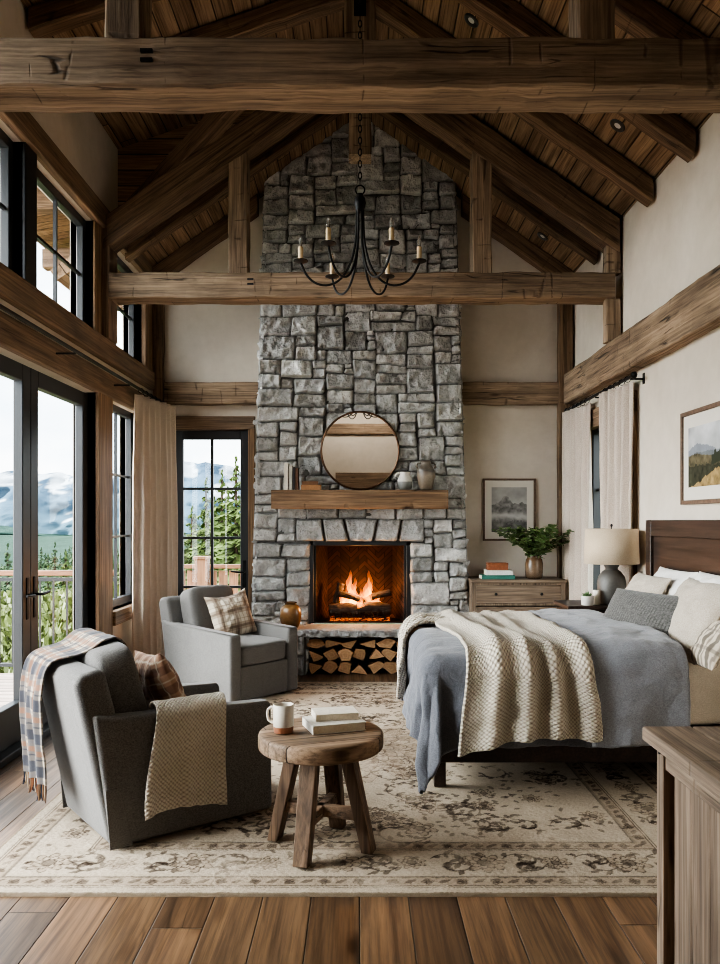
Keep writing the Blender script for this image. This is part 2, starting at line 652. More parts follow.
def wall_mesh(ur, vr, holes, t, to3):
    """rectangular wall with rectangular holes; to3(u, v, d) with d in 0..t"""
    us = sorted(set([ur[0], ur[1]] + [h[i] for h in holes for i in (0, 1)]))
    vs = sorted(set([vr[0], vr[1]] + [h[i] for h in holes for i in (2, 3)]))
    us = [u for u in us if ur[0] <= u <= ur[1]]
    vs = [v for v in vs if vr[0] <= v <= vr[1]]

    def solid(i, j):
        if i < 0 or j < 0 or i >= len(us) - 1 or j >= len(vs) - 1:
            return False
        u, v = (us[i] + us[i + 1]) / 2, (vs[j] + vs[j + 1]) / 2
        return not any(h[0] < u < h[1] and h[2] < v < h[3] for h in holes)
    mb = MB()

    def quad(a, b, c, d):
        mb.add([to3(*a), to3(*b), to3(*c), to3(*d)], [(0, 1, 2, 3)])
    for i in range(len(us) - 1):
        for j in range(len(vs) - 1):
            if not solid(i, j):
                continue
            u0, u1, v0, v1 = us[i], us[i + 1], vs[j], vs[j + 1]
            quad((u0, v0, 0), (u1, v0, 0), (u1, v1, 0), (u0, v1, 0))
            quad((u0, v0, t), (u1, v0, t), (u1, v1, t), (u0, v1, t))
            if not solid(i - 1, j):
                quad((u0, v0, 0), (u0, v1, 0), (u0, v1, t), (u0, v0, t))
            if not solid(i + 1, j):
                quad((u1, v0, 0), (u1, v1, 0), (u1, v1, t), (u1, v0, t))
            if not solid(i, j - 1):
                quad((u0, v0, 0), (u1, v0, 0), (u1, v0, t), (u0, v0, t))
            if not solid(i, j + 1):
                quad((u0, v1, 0), (u1, v1, 0), (u1, v1, t), (u0, v1, t))
    # weld
    key, nv, mp = {}, [], []
    for p in mb.v:
        k = tuple(round(c, 5) for c in p)
        if k not in key:
            key[k] = len(nv)
            nv.append(p)
        mp.append(key[k])
    mb.v = nv
    mb.f = [tuple(mp[i] for i in f) for f in mb.f]
    return mb


# ------------------------------------------------------------------ palette
TIMBER_L, TIMBER_D = srgb(166, 144, 120), srgb(107, 90, 73)
M_beam = mat_wood('hewn_timber', TIMBER_L, TIMBER_D, 'x', 14, 0.8, 0.8, 0.8, 1.0, adze=0.65)
M_rafter = mat_wood('rafter_timber', srgb(134, 110, 86), srgb(80, 62, 48), 'x', 15, 0.9, 0.8, 0.5, 0.7, adze=0.35)
TL, TD = srgb(152, 128, 104), srgb(100, 82, 65)
M_trimx = mat_wood('trim_wood_x', TL, TD, 'x', 16, 0.9, 0.6, 0.3, 0.4)
M_trimy = mat_wood('trim_wood_y', TL, TD, 'y', 16, 0.9, 0.6, 0.3, 0.4)
M_trimz = mat_wood('trim_wood_z', srgb(162, 133, 103), srgb(108, 85, 64), 'z', 16, 0.9, 0.6, 0.3, 0.4)
M_mantel = mat_wood('mantel_oak', srgb(162, 132, 102), srgb(104, 80, 60), 'x', 14, 0.9, 0.7, 0.6, 0.7, adze=0.5)
M_plaster = mat_plaster('cream_plaster', srgb(194, 183, 167), srgb(212, 202, 188))
M_floor = mat_planks('oak_floor', srgb(130, 102, 76), srgb(68, 51, 38), 0.205, 2.6, 0.36, 0.85, gapw=0.011, knots=0.9, cracks=0.8)
M_boards = mat_planks('ceiling_boards', srgb(162, 135, 107), srgb(108, 86, 66), 0.15, 2.6, 0.75, 0.6, gapw=0.02, knots=0.35, spec=0.2)
M_gable_lit = mat_planks('gable_boards_lit', srgb(206, 178, 146), srgb(150, 124, 98), 0.15, 2.6, 0.75, 0.6, gapw=0.02, knots=0.35, spec=0.2)  # ceiling boards painted lighter in place of missing bounce light
M_deck = mat_planks('deck_boards', srgb(205, 190, 178), srgb(170, 150, 140), 0.14, 4.0, 0.7, 0.3, gapw=0.03, knots=0.1)
M_black = mat_plain('black_window_metal', srgb(30, 33, 36), 0.42, 0.0, 0.5)
M_iron = mat_plain('black_iron', srgb(20, 20, 20), 0.5, 0.6, 0.5, 30, 0.3, 0.1)
M_glass = mat_glass()
M_chair = mat_fabric('grey_linen', srgb(114, 112, 110), srgb(76, 74, 72), 330, 0.35, wr=0.1)
M_dresser = mat_wood('grey_oak', srgb(148, 130, 111), srgb(92, 77, 64), 'x', 15, 1.0, 0.6, 0.2, 0.4)
M_dresserz = mat_wood('grey_oak_upright', srgb(148, 130, 111), srgb(92, 77, 64), 'z', 15, 1.0, 0.6, 0.2, 0.4)
M_walnut = mat_wood('dark_walnut', srgb(62, 47, 40), srgb(33, 25, 21), 'y', 14, 1.0, 0.45, 0.0, 0.2)
M_cab = mat_wood('weathered_cabinet', srgb(172, 152, 132), srgb(108, 92, 78), 'y', 15, 0.9, 0.65, 0.9, 0.9, adze=0.4)
M_cabz = mat_wood('weathered_cabinet_upright', srgb(150, 131, 113), srgb(92, 77, 65), 'z', 15, 0.9, 0.65, 0.6, 0.6)
M_table = mat_wood('table_elm', srgb(134, 110, 88), srgb(82, 64, 50), 'x', 14, 1.0, 0.6, 0.6, 0.5)
M_tablez = mat_wood('table_elm_upright', srgb(118, 95, 75), srgb(70, 54, 42), 'z', 18, 1.0, 0.65, 0.3, 0.5)
M_curtain = mat_fabric('curtain_linen', srgb(204, 190, 176), srgb(174, 161, 148), 260, 0.25)
M_curtain_pale = mat_fabric('curtain_linen_brightened', srgb(224, 209, 194), srgb(190, 175, 160), 260, 0.25)  # paler copy of the linen; its colour offsets shade on the left curtain
M_white = mat_fabric('white_cotton', srgb(226, 224, 220), srgb(206, 204, 200), 300, 0.15, wr=0.15)
SKY, SUN1, SUN2, FIRE, EXPO, BACK_FILL = 7.0, 30.0, 1.2, 58.0, 0.08, 40.0
# ------------------------------------------------------------------ room shell
XL, XR, YR, YB = -2.32, 2.35, 8.89, -2.6
RIDGE, SL = 5.95, 0.70
LE = 5.15                      # raised left eave in front of Y = 7.7
YV = 7.7

fl = MB().box(0, YR - YB, -(XR + 0.0), -XL, -0.08, 0.0)
o = obj('floor', fl, M_floor, loc=(0, YB, 0), rot=(0, 0, PI / 2))
struct(o, 'wide brown oak plank floor', 'floor')

# left wall, openings: transoms above, doors and tall window below
LW = [(4.2, 5.50, 3.22, 4.20), (5.70, 6.95, 3.22, 4.20), (7.22, 8.50, 3.22, 4.20),
      (4.50, 7.02, 0.02, 2.72), (7.40, 8.38, 0.75, 2.72),
      (2.8, 4.2, 0.02, 2.72), (2.9, 4.05, 3.22, 4.2)]
w = wall_mesh((YB, YR + .2), (0, 5.3), LW + [(YV, YR + .3, 4.5, 5.4)], 0.2, lambda u, v, d: (XL - d, u, v))
struct(obj('wall_left', w, M_plaster), 'cream plaster wall with the tall windows', 'wall')
RW = [(6.95, 8.25, 0.7, 2.55)]
w = wall_mesh((YB, YR + .2), (0, 4.5), RW, 0.2, lambda u, v, d: (XR + d, u, v))
struct(obj('wall_right', w, M_plaster), 'cream plaster wall behind the bed', 'wall')
w = wall_mesh((XL - .2, XR + .2), (0, 5.97), [(-2.09, -1.22, 0.02, 2.62), (-.62, .62, .42, 1.5)], 0.2, lambda u, v, d: (u, YR + d, v))
struct(obj('wall_rear', w, M_plaster), 'cream plaster wall behind the fireplace', 'wall')
w = wall_mesh((XL - .2, XR + .2), (0, 5.97), [(-0.45, 1.7, 0.02, 2.40)], 0.2, lambda u, v, d: (u, YB - d, v))
struct(obj('wall_back', w, M_plaster), 'cream plaster wall behind the viewer', 'wall')

# ceiling slabs: local X = world Y, local Y across the slope


def slope(name, xa, za, xb, zb, y0, y1, label):
    """board slab whose underside runs from (xa, za) to (xb, zb)"""
    d = Vector((xb - xa, 0, zb - za))
    W = d.length
    mb = MB().box(0, y1 - y0, 0, W, 0, 0.12)
    ob = obj(name, mb, M_boards)
    X = Vector((0, 1, 0))
    Y = d.normalized()
    Z = X.cross(Y)
    if Z.z < 0:
        mb2 = MB().box(0, y1 - y0, 0, W, -0.12, 0)
        bpy.data.objects.remove(ob)
        ob = obj(name, mb2, M_boards)
    M = Matrix((X, Y, Z)).transposed().to_4x4()
    M.translation = (xa, y0, za)
    ob.matrix_local = M
    return struct(ob, label, 'ceiling')


slope('ceiling', 0, RIDGE, XR + .6, RIDGE - SL * (XR + .6), YB - .2, YR + .2, 'brown board ceiling, right slope')
slope('ceiling', 0, RIDGE, XL - .6, RIDGE + SL * (XL - .6), YV, YR + .2, 'brown board ceiling, left slope beside the fireplace')
sl2 = (RIDGE - LE) / (-XL)
slope('ceiling', 0, RIDGE, XL - .2, LE - .2 * sl2, YB - .2, YV, 'brown board ceiling, flatter left slope')
# board gable panel between the two left slopes
t = MB()
P = [(0, RIDGE), (XL - .1, RIDGE + SL * (XL - .1)), (XL - .1, LE + .02)]
t.prism([(p[0], p[1]) for p in P], 0, 0.04, 'z')
o = obj('wall_gable', t, M_gable_lit, loc=(0, YV, 0), rot=(PI / 2, 0, 0))
struct(o, 'horizontal brown boards closing the dormer end', 'wall')


# ------------------------------------------------------------------ windows and doors (local x along the wall, z up)
def sash(parent, u0, u1, z0, z1, st, top, bot, dep, cols, rows, mname='frame', muntin=0.028, mat=None):
    mat = mat or M_black
    mb = MB()
    mb.box(u0, u0 + st, -dep / 2, dep / 2, z0, z1)
    mb.box(u1 - st, u1, -dep / 2, dep / 2, z0, z1)
    mb.box(u0 + st, u1 - st, -dep / 2, dep / 2, z1 - top, z1)
    mb.box(u0 + st, u1 - st, -dep / 2, dep / 2, z0, z0 + bot)
    obj(mname, mb, mat, parent, bevel=0.006)
    a0, a1, b0, b1 = u0 + st, u1 - st, z0 + bot, z1 - top
    if cols * rows > 1:
        mb = MB()
        for i in range(1, cols):
            u = a0 + (a1 - a0) * i / cols
            mb.box(u - muntin / 2, u + muntin / 2, -.014, .014, b0, b1)
        for j in range(1, rows):
            z = b0 + (b1 - b0) * j / rows
            mb.box(a0, a1, -.013, .013, z - muntin / 2, z + muntin / 2)
        obj('muntin_bars', mb, mat, parent)
    mb = MB().box(a0 - .005, a1 + .005, -0.003, 0.003, b0 - .005, b1 + .005)
    obj('pane', mb, M_glass, parent)


def lever(parent, u, z, side, dirn):
    """plate and lever on the room side (local y = side)"""
    mb = MB().box(u - .022, u + .022, side * .035 - .008, side * .035 + .008, z - .17, z + .13)
    pl = obj('handle_plate', mb, M_iron, parent, bevel=.006)
    mb = MB().tube([(u, side * .035, z), (u, side * .095, z)], 0.011, 10)
    mb.tube([(u, side * .09, z), (u + dirn * .07, side * .096, z + .003), (u + dirn * .14, side * .092, z + .008)], [.012, .011, .009], 10)
    obj('lever', mb, M_iron, pl, smooth=50)


wn = 0


def unit(name, label, cat, loc, rz):
    o = thing(name, label, cat, loc, rz)
    o['kind'] = 'structure'
    return o


XW = XL - 0.09
for (y0, y1, lab) in ((4.2, 5.50, 'nearest black transom window above the french doors'), (5.70, 6.95, 'middle black transom window above the french doors'),
                      (7.22, 8.50, 'far black transom window behind the tie beam end')):
    wn += 1
    r = unit('window_%d' % wn, lab, 'window', (XW, y0, 0), PI / 2)
    sash(r, 0, y1 - y0, 3.22, 4.20, 0.075, 0.075, 0.075, 0.06, 2, 2, muntin=.022)
wn += 1
r = unit('window_%d' % wn, 'tall black window between the french doors and the curtain', 'window', (XW, 7.40, 0), PI / 2)
sash(r, 0, .98, .75, 2.72, 0.06, 0.07, 0.08, 0.06, 2, 3, muntin=.022)
wn += 1
r = unit('window_%d' % wn, 'black window between the two right hand curtains', 'window', (XR + .09, 8.25, 0), -PI / 2)
sash(r, 0, 1.3, .7, 2.55, 0.08, 0.08, 0.08, 0.12, 2, 3)
for (y0, y1, z0, z1) in ((2.8, 4.2, .02, 2.72), (2.9, 4.05, 3.22, 4.2)):
    wn += 1
    r = unit('window_%d' % wn, 'black framed window beside the viewer', 'window', (XW, y0, 0), PI / 2)
    sash(r, 0, y1 - y0, z0, z1, 0.085, 0.085, 0.085, 0.1, 3, 1)
# french doors
r = unit('door_1', 'nearer leaf of the black french doors', 'door', (XW, 4.52, 0), PI / 2)
sash(r, 0, 1.25, .06, 2.70, .135, .12, .27, .07, 1, 1, 'leaf_frame')
lever(r, 1.25 - .06, 1.06, -1, -1)
r = unit('door_2', 'farther leaf of the black french doors', 'door', (XW, 5.775, 0), PI / 2)
sash(r, 0, 1.22, .06, 2.70, .135, .12, .27, .07, 1, 1, 'leaf_frame')
lever(r, .06, 1.06, -1, 1)
mb = MB().box(XL - .19, XL + .015, 4.5, 7.02, 0.0, 0.055)
struct(obj('trim_1', mb, M_black, bevel=.006), 'black threshold under the french doors', 'threshold')
# rear door
r = unit('door_3', 'black glazed door left of the fireplace', 'door', (-2.08, YR + .07, 0), 0)
sash(r, 0, .85, .03, 2.60, .105, .10, .27, .07, 2, 4, 'leaf_frame')
lever(r, .79, 1.02, -1, -1)

tn = 1


def trim(mb, mat, lab, bevel=.006):
    global tn
    tn += 1
    return struct(obj('trim_%d' % tn, mb, mat, bevel=bevel), lab, 'trim')


# left wall timber: sill beam under the transoms, header over the doors, head trim, jambs
trim(MB().box(XL - .02, XL + .07, 0.5, 8.84, 3.03, 3.22), M_trimy, 'brown sill board under the transom windows', .01)
trim(MB().box(XL - .02, XL + .045, 0.5, 8.60, 2.72, 2.93), M_trimy, 'brown header board over the french doors', .01)
trim(MB().box(XL - .02, XL + .055, 0.5, 8.84, 4.20, 4.40), M_trimy, 'brown head board above the transom windows', .01)
trim(MB().box(XL - .2, XL + .02, 6.95, 7.22, 3.2, 4.22), M_trimz, 'wooden jamb between middle and far transom window')
trim(MB().box(XL - .2, XL + .02, 5.50, 5.70, 3.2, 4.22), M_black, 'black mullion between nearest and middle transom window')
trim(MB().box(XL - .2, XL + .045, 8.50, 8.84, 3.2, 4.22), M_trimz, 'wooden jamb beyond the far transom window')
trim(MB().box(XL - .2, XL + .035, 7.02, 7.40, 0.0, 2.73), M_trimz, 'wooden post between the french doors and tall window')
trim(MB().box(XL - .2, XL + .035, 8.38, 8.50, 0.6, 2.73), M_trimz, 'wooden jamb behind the left curtain')
trim(MB().box(XL - .2, XL + .06, 7.40, 8.50, 0.62, 0.75), M_trimy, 'wooden sill of the tall window')
# rear door casing
trim(MB().box(-2.155, -2.07, YR - .035, YR + .2, 0.0, 2.62), M_trimz, 'wooden door casing left of the rear door')
trim(MB().box(-1.24, -1.165, YR - .035, YR + .2, 0.0, 2.62), M_trimz, 'wooden door casing against the chimney')
trim(MB().box(-2.155, -1.165, YR - .035, YR + .2, 2.60, 2.75), M_trimx, 'wooden head casing above the rear door')
# right window casing
trim(MB().box(XR - .03, XR + .2, 8.20, 8.42, 0.55, 2.62), M_trimz, 'wooden window casing beside the far right curtain')
trim(MB().box(XR - .03, XR + .2, 6.78, 7.0, 0.55, 2.62), M_trimz, 'wooden window casing beside the near right curtain')
trim(MB().box(XR - .04, XR + .2, 6.78, 8.42, 2.52, 2.70), M_trimy, 'wooden head casing above the right window')
trim(MB().box(XR - .05, XR + .2, 6.78, 8.42, 0.6, 0.72), M_trimy, 'wooden sill of the right window')
# opening behind the viewer (seen in the mirror)
trim(MB().box(-0.6, 1.85, YB - .2, YB + .05, 2.38, 2.76), M_trimx, 'wooden head casing of the opening behind the viewer')
trim(MB().box(-0.6, -.42, YB - .2, YB + .05, 0.0, 2.38), M_trimz, 'wooden side casing of the opening behind the viewer')
trim(MB().box(1.68, 1.85, YB - .2, YB + .05, 0.0, 2.38), M_trimz, 'second side casing of the opening behind the viewer')
r = unit('door_4', 'wide wooden plank door behind the viewer', 'door', (-.42, YB + .0, 0), 0)
mb = MB()
for k in range(10):
    mb.box(.0 + .21 * k, .207 + .21 * k, -.06, -.02, .02, 2.38)
obj('door_boards', mb, M_trimz, r, bevel=.004)
# baseboards
bn = struct(obj('baseboard_rear', MB().box(1.2, XR - .02, YR - .02, YR, 0, .14), M_trimx, bevel=.004), 'wooden baseboard behind the dresser', 'baseboard')
struct(obj('baseboard_right', MB().box(XR - .02, XR, YB, YR - .03, 0, .14), M_trimy, bevel=.004), 'wooden baseboard under the headboard wall', 'baseboard')

# ------------------------------------------------------------------ timber frame


def roofz(x, y=0):
    if x < 0 and y < YV:
        return RIDGE + sl2 * x
    return RIDGE - SL * abs(x)


def timber(name, p0, p1, w, h, lab, cat='beam', mat=None, group=None, **kw):
    o = beam(name, p0, p1, w, h, mat or M_beam, **kw)
    return tag(o, lab, cat, group)


# posts and beams on the walls
timber('wall_beam', (XR - .06, 1.0, 3.025), (XR - .06, 8.86, 3.025), .13, .33, 'long timber beam along the right wall above the curtains')
timber('wall_beam', (1.07, YR - .05, 2.995), (2.20, YR - .05, 2.995), .11, .245, 'short timber beam on rear wall right of the chimney')
timber('wall_beam', (-2.15, YR - .05, 2.995), (-1.07, YR - .05, 2.995), .11, .245, 'short timber beam on rear wall left of the chimney')
timber('wall_beam', (-2.2, YB + .05, 3.83), (2.2, YB + .05, 3.83), .11, .25, 'timber beam on the wall behind the viewer')
timber('corner_post', (2.255, YR - .088, 0), (2.255, YR - .088, 4.1), .15, .14, 'timber post in the right rear corner behind the dresser', 'post', M_rafter)
timber('corner_post', (-2.22, YR - .068, 0), (-2.22, YR - .068, 4.1), .11, .12, 'timber post in the left rear corner behind the curtain', 'post', M_rafter)
timber('wall_post', (2.265, 7.20, 3.195), (2.265, 7.20, 3.575), .13, .12, 'short timber post on the right wall under the far tie beam', 'post', M_beam, up=(0, 1, 0))
timber('wall_post', (2.265, 7.20, 3.81), (2.265, 7.20, 4.10), .13, .12, 'timber stub on the right wall between far tie beam and rafter', 'post', M_beam, up=(0, 1, 0))
timber('wall_post', (XL + .035, 7.25, 3.225), (XL + .035, 7.25, 4.195), .10, .26, 'timber post on the left wall between transom windows', 'post', M_trimx, up=(0, 1, 0), hew=.002)


def truss(y, label, king, post_z, cat='truss', post_x=1.09):
    tr = thing('roof_truss', label, cat, (0, y, 0))
    tb = beam('tie_beam', (XL + .085, 0, 3.69), (XR - .08, 0, 3.69), .25, .225, M_beam, tr, .010)
    for s in (-1, 1):
        zt = RIDGE - SL * post_x - .2
        beam('queen_post', (s * post_x, 0, 3.80), (s * post_x, 0, zt), .17, .20, M_beam, tr, .007, up=(0, 1, 0))
        xe = (XR - .035) if s > 0 else -(-XL - .035)
        c = .20
        beam('rafter', (0.10 * s, 0, RIDGE - SL * .10 - c), (xe, 0, RIDGE - SL * abs(xe) - c), .22, .25, M_rafter, tr, .008, plumb=True)
    if king:
        beam('king_post', (0, 0, 4.86), (0, 0, RIDGE - .05), .20, .20, M_beam, tr, .006, up=(0, 1, 0))
    # iron-filled mortise marks on the tie beam
    mb = MB()
    for dz in (-.012, .03):
        mb.box(-1.0, -.945, -.134, -.118, 3.70 + dz, 3.715 + dz)
    obj('mortise_slot', mb, M_iron, tr)
    return tr


truss(7.23, 'far roof truss in front of the stone chimney', True, 0)
truss(3.77, 'near roof truss crossing the top of the view', False, 0)
beam_o = timber('ridge_beam', (0, YB + .05, RIDGE - .12), (0, 8.35, RIDGE - .12), .16, .22, 'timber ridge beam along the ceiling peak', 'beam', M_rafter)
timber('pendant_post', (0, 5.42, 4.5), (0, 5.42, RIDGE - .24), .2, .2, 'hanging timber post the chandelier chain drops along', 'post', M_beam, up=(0, 1, 0))
for y, nm in ((8.79, 'against the rear wall beside the chimney'), (7.87, 'first in front of the chimney'), (6.40, 'first in front of the far truss'), (5.60, 'second in front of the far truss'),
              (4.85, 'third in front of the far truss'), (2.9, 'above the viewer')):
    xe = XR - .03
    x0_ = 1.12 if y > 8.6 else .06
    timber('common_rafter', (x0_, y, RIDGE - SL * x0_ - .105), (xe, y, RIDGE - SL * xe - .105), .15, .16, 'rafter under the right ceiling slope, ' + nm, 'rafter', M_rafter, plumb=True)
    if y > YV:
        xe = -XL - .03
        timber('common_rafter', (-x0_, y, RIDGE - SL * x0_ - .105), (-xe, y, RIDGE - SL * xe - .105), .15, .16, 'rafter under the left ceiling slope, ' + nm, 'rafter', M_rafter, plumb=True)
    else:
        xe = -XL - .03
        timber('common_rafter', (-.06, y, RIDGE - sl2 * .06 - .095), (-xe, y, RIDGE - sl2 * xe - .095), .15, .16, 'rafter under the flatter left ceiling slope, ' + nm, 'rafter', M_rafter, plumb=True)
timber('valley_rafter', (-2.12, 7.48, 4.48), (-.85, 6.85, 5.42), .15, .17, 'slanting valley rafter left above the far truss', 'rafter', M_rafter)
# ------------------------------------------------------------------ fireplace
M_stone = mat_vcol('grey_fieldstone', 0.9, 34.0, 0.75, spec=0.2, bdist=0.03, mott=0.42)
M_mortar = mat_plain('dark_mortar', srgb(86, 85, 82), 0.95, 0, 0.1, 30, 0.3, 0.3)
YF = 8.62                      # mortar plane of the chimney front


def hw(z):
    return 1.19 - 0.030 * z


stone_rng = random.Random(21)


def stone(mb, cols, quad, to3, depth=0.038, tint=None):
    """quad: 4 (u, v) corners counter-clockwise from lower left; to3(u, v, out)"""
    r = stone_rng
    (ax, ay), (bx, by), (cx, cy), (dx, dy) = quad
    wu = max(abs(bx - ax), abs(cx - dx))
    hv = max(abs(dy - ay), abs(cy - by))
    nu, nv = max(5, int(wu / 0.020)), max(5, int(hv / 0.020))
    sd = r.uniform(0, 100)
    base = tint or r.choice([.32, .36, .40, .44, .47, .52])
    base *= r.uniform(.85, 1.12)
    warm = r.uniform(-.01, .05)
    tilt_u, tilt_v = r.uniform(-.018, .018), r.uniform(-.018, .022)
    dep = depth * r.uniform(.7, 1.35)
    o = len(mb.v)
    for i in range(nu + 1):
        for j in range(nv + 1):
            s, t = i / nu, j / nv
            u = (ax * (1 - s) + bx * s) * (1 - t) + (dx * (1 - s) + cx * s) * t
            v = (ay * (1 - s) + by * s) * (1 - t) + (dy * (1 - s) + cy * s) * t
            e = min(s * wu, (1 - s) * wu, t * hv, (1 - t) * hv)
            edge = clamp(e / .011) ** .6
            ru = fbm(u * 9 + sd, v * 9, sd, 3)
            rr = noise.ridged_multi_fractal(Vector((u * 7 + sd, v * 7, sd)), 1.0, 2.0, 4, 1.0, 2.0)
            q = noise.cell(Vector((u * 13 + sd + ru * .8, v * 13 + ru, sd)))
            out = edge * (dep + tilt_u * (2 * s - 1) + tilt_v * (2 * t - 1) + ru * .020 + (rr - 1.0) * .010 + q * .016)
            wob = .007
            du = noise.noise(Vector((u * 6, v * 6, sd))) * wob * (1 - edge * .5)
            dv = noise.noise(Vector((u * 6 + 7, v * 6, sd + 3))) * wob * (1 - edge * .5)
            mb.v.append(to3(u + du, v + dv, out))
            g = base * (1 + ru * .25 + q * .10) * (.6 + .4 * edge)
            cols.append((g * (1 + warm), g * (1 + warm * .45), g * .965, 1))
    for i in range(nu):
        for j in range(nv):
            a = o + i * (nv + 1) + j
            mb.f.append((a, a + nv + 1, a + nv + 2, a + 1))


def stone_wall(u0, u1, v0, v1, holes, to3, mb, cols, cell=.052, wr=(4, 10), hr=(2, 4), gap=.001):
    r = stone_rng
    nu, nv = int(round((u1 - u0) / cell)), int(round((v1 - v0) / cell))
    occ = np.zeros((nu, nv), bool)
    for i in range(nu):
        for j in range(nv):
            u, v = u0 + (i + .5) * cell, v0 + (j + .5) * cell
            if any(h[0] < u < h[1] and h[2] < v < h[3] for h in holes):
                occ[i, j] = True
    jit = {}

    def corner(i, j):
        if (i, j) not in jit:
            k = .016
            du = 0 if i in (0, nu) else r.uniform(-k, k)
            jit[(i, j)] = (u0 + i * cell + du, v0 + j * cell + r.uniform(-k, k))
        return jit[(i, j)]
    for j in range(nv):
        for i in range(nu):
            if occ[i, j]:
                continue
            W = r.randint(*wr)
            Hh = r.choice([2, 2, 3, 3, 3, 4, 4, 5]) if r.random() > .10 else hr[1] + 1
            if W > 6 and Hh > 3:
                W -= 2
            w = 0
            while w < W and i + w < nu and not occ[i + w, j]:
                w += 1
            # do not leave slivers
            rest = 0
            while i + w + rest < nu and not occ[i + w + rest, j] and rest < 3:
                rest += 1
            if 0 < rest < 2:
                w += rest
            if w < Hh:
                Hh = max(1, w)
            Hh = min(Hh, max(1, int(w * r.choice([.5, .6, .7, .75]) + .5)))
            h = 1
            while h < Hh and j + h < nv and not occ[i:i + w, j + h].any():
                h += 1
            occ[i:i + w, j:j + h] = True
            q = [corner(i, j), corner(i + w, j), corner(i + w, j + h), corner(i, j + h)]
            g = gap
            q = [(q[0][0] + g, q[0][1] + g), (q[1][0] - g, q[1][1] + g), (q[2][0] - g, q[2][1] - g), (q[3][0] + g, q[3][1] - g)]
            stone(mb, cols, q, to3)


fp = thing('stone_fireplace', 'tall grey stone fireplace with chimney rising to the timber ceiling', 'fireplace', (0, YF, 0))
mb, cols = MB(), []


def front(u, v, d):
    return (u * hw(v) / 1.17, -d, v)


holes = [(-.555, .555, .0, 1.37), (-.71, .71, 1.36, 1.615)]
stone_wall(-1.17, 1.17, 0, 6.0, holes, front, mb, cols)
# lintel of big wedge shaped stones
us = [-.71, -.40, -.15, .17, .44, .71]
sk = [0, .02, .035, -.03, -.025, 0]
for k in range(5):
    q = [(us[k] + sk[k] + .006, 1.368), (us[k + 1] + sk[k + 1] - .006, 1.368), (us[k + 1] - sk[k + 1] - .006, 1.61), (us[k] - sk[k] + .006, 1.61)]
    stone(mb, cols, q, front, .05, .40)
for s in (-1, 1):
    def side(u, v, d, s=s):
        return (s * (hw(v) - .05 + d), u, v)
    stone_wall(-.03, .27, 0, 6.0, [], side, mb, cols, wr=(3, 6))
mb.c = cols
obj('chimney_stonework', mb, M_stone, fp, smooth=60)
# mortar core with the firebox opening
core = wall_mesh((-1.17, 1.17), (0, 6.0), [(-.54, .54, .0, 1.365)], .26, lambda u, v, d: (u * (hw(v) - .004) / 1.17, d, v))
obj('mortar_core', core, M_mortar, fp)
# firebox: splayed herringbone brick
t = NT('firebox_brick')
v = t.coords(rnd=False)
br = t.n('ShaderNodeTexBrick')
br.inputs['Color1'].default_value = srgb(84, 58, 46)
br.inputs['Color2'].default_value = srgb(50, 36, 30)
br.inputs['Mortar'].default_value = srgb(34, 26, 22)
br.inputs['Scale'].default_value = 1.0
br.inputs['Brick Width'].default_value = .2
br.inputs['Row Height'].default_value = .06
br.inputs['Mortar Size'].default_value = .006
sx = t.n('ShaderNodeSeparateXYZ')
t.l(v, sx.inputs[0])
cb = t.n('ShaderNodeCombineXYZ')
ax = t.math('ABSOLUTE', t.math('SUBTRACT', t.math('FRACT', t.math('MULTIPLY', t.math('ADD', sx.outputs[0], t.math('MULTIPLY', sx.outputs[1], .8)), 3.2)), .5))
zz = t.math('ADD', sx.outputs[2], t.math('MULTIPLY', ax, .31))
t.l(t.math('ADD', sx.outputs[0], sx.outputs[1]), cb.inputs[0])
t.l(zz, cb.inputs[1])
t.l(cb.outputs[0], br.inputs['Vector'])
soot = t.ramp(sx.outputs[2], [(0.55, (1, 1, 1, 1)), (1.2, (.16, .15, .145, 1))])
c = t.mix(br.outputs['Color'], soot, .9, 'MULTIPLY')
c = t.mix(c, t.ramp(t.noise(v, 6, 4), [(.3, (.5, .5, .5, 1)), (.7, (1.2, 1.2, 1.2, 1))]), .7, 'MULTIPLY')
t.bsdf(c, .9, t.bump(br.outputs['Fac'], -.5, .01), spec=.1)
M_fbrick = t.m
mb = MB()
x0, x1, xb0, xb1, zb, zt, ztb, d0, d1 = -.535, .535, -.37, .37, .49, 1.36, 1.30, .0, .52
vs = [(x0, d0, zb), (x1, d0, zb), (x1, d0, zt), (x0, d0, zt), (xb0, d1, zb), (xb1, d1, zb), (xb1, d1, ztb), (xb0, d1, ztb)]
mb.add(vs, [(4, 5, 6, 7), (0, 4, 7, 3), (1, 2, 6, 5), (0, 1, 5, 4), (3, 7, 6, 2)])
obj('firebox', mb, M_fbrick, fp)
mb = MB()
mb.box(-.545, -.50, -.005, .02, .485, 1.37)
mb.box(.50, .545, -.005, .02, .485, 1.37)
mb.box(-.545, .545, -.005, .02, 1.325, 1.37)
mb.box(-.545, .545, -.005, .02, .485, .50)
mb.box(-.50, -.475, .03, .05, .49, 1.33)
mb.box(.475, .50, .03, .05, .49, 1.33)
obj('firebox_surround', mb, M_black, fp, bevel=.003)
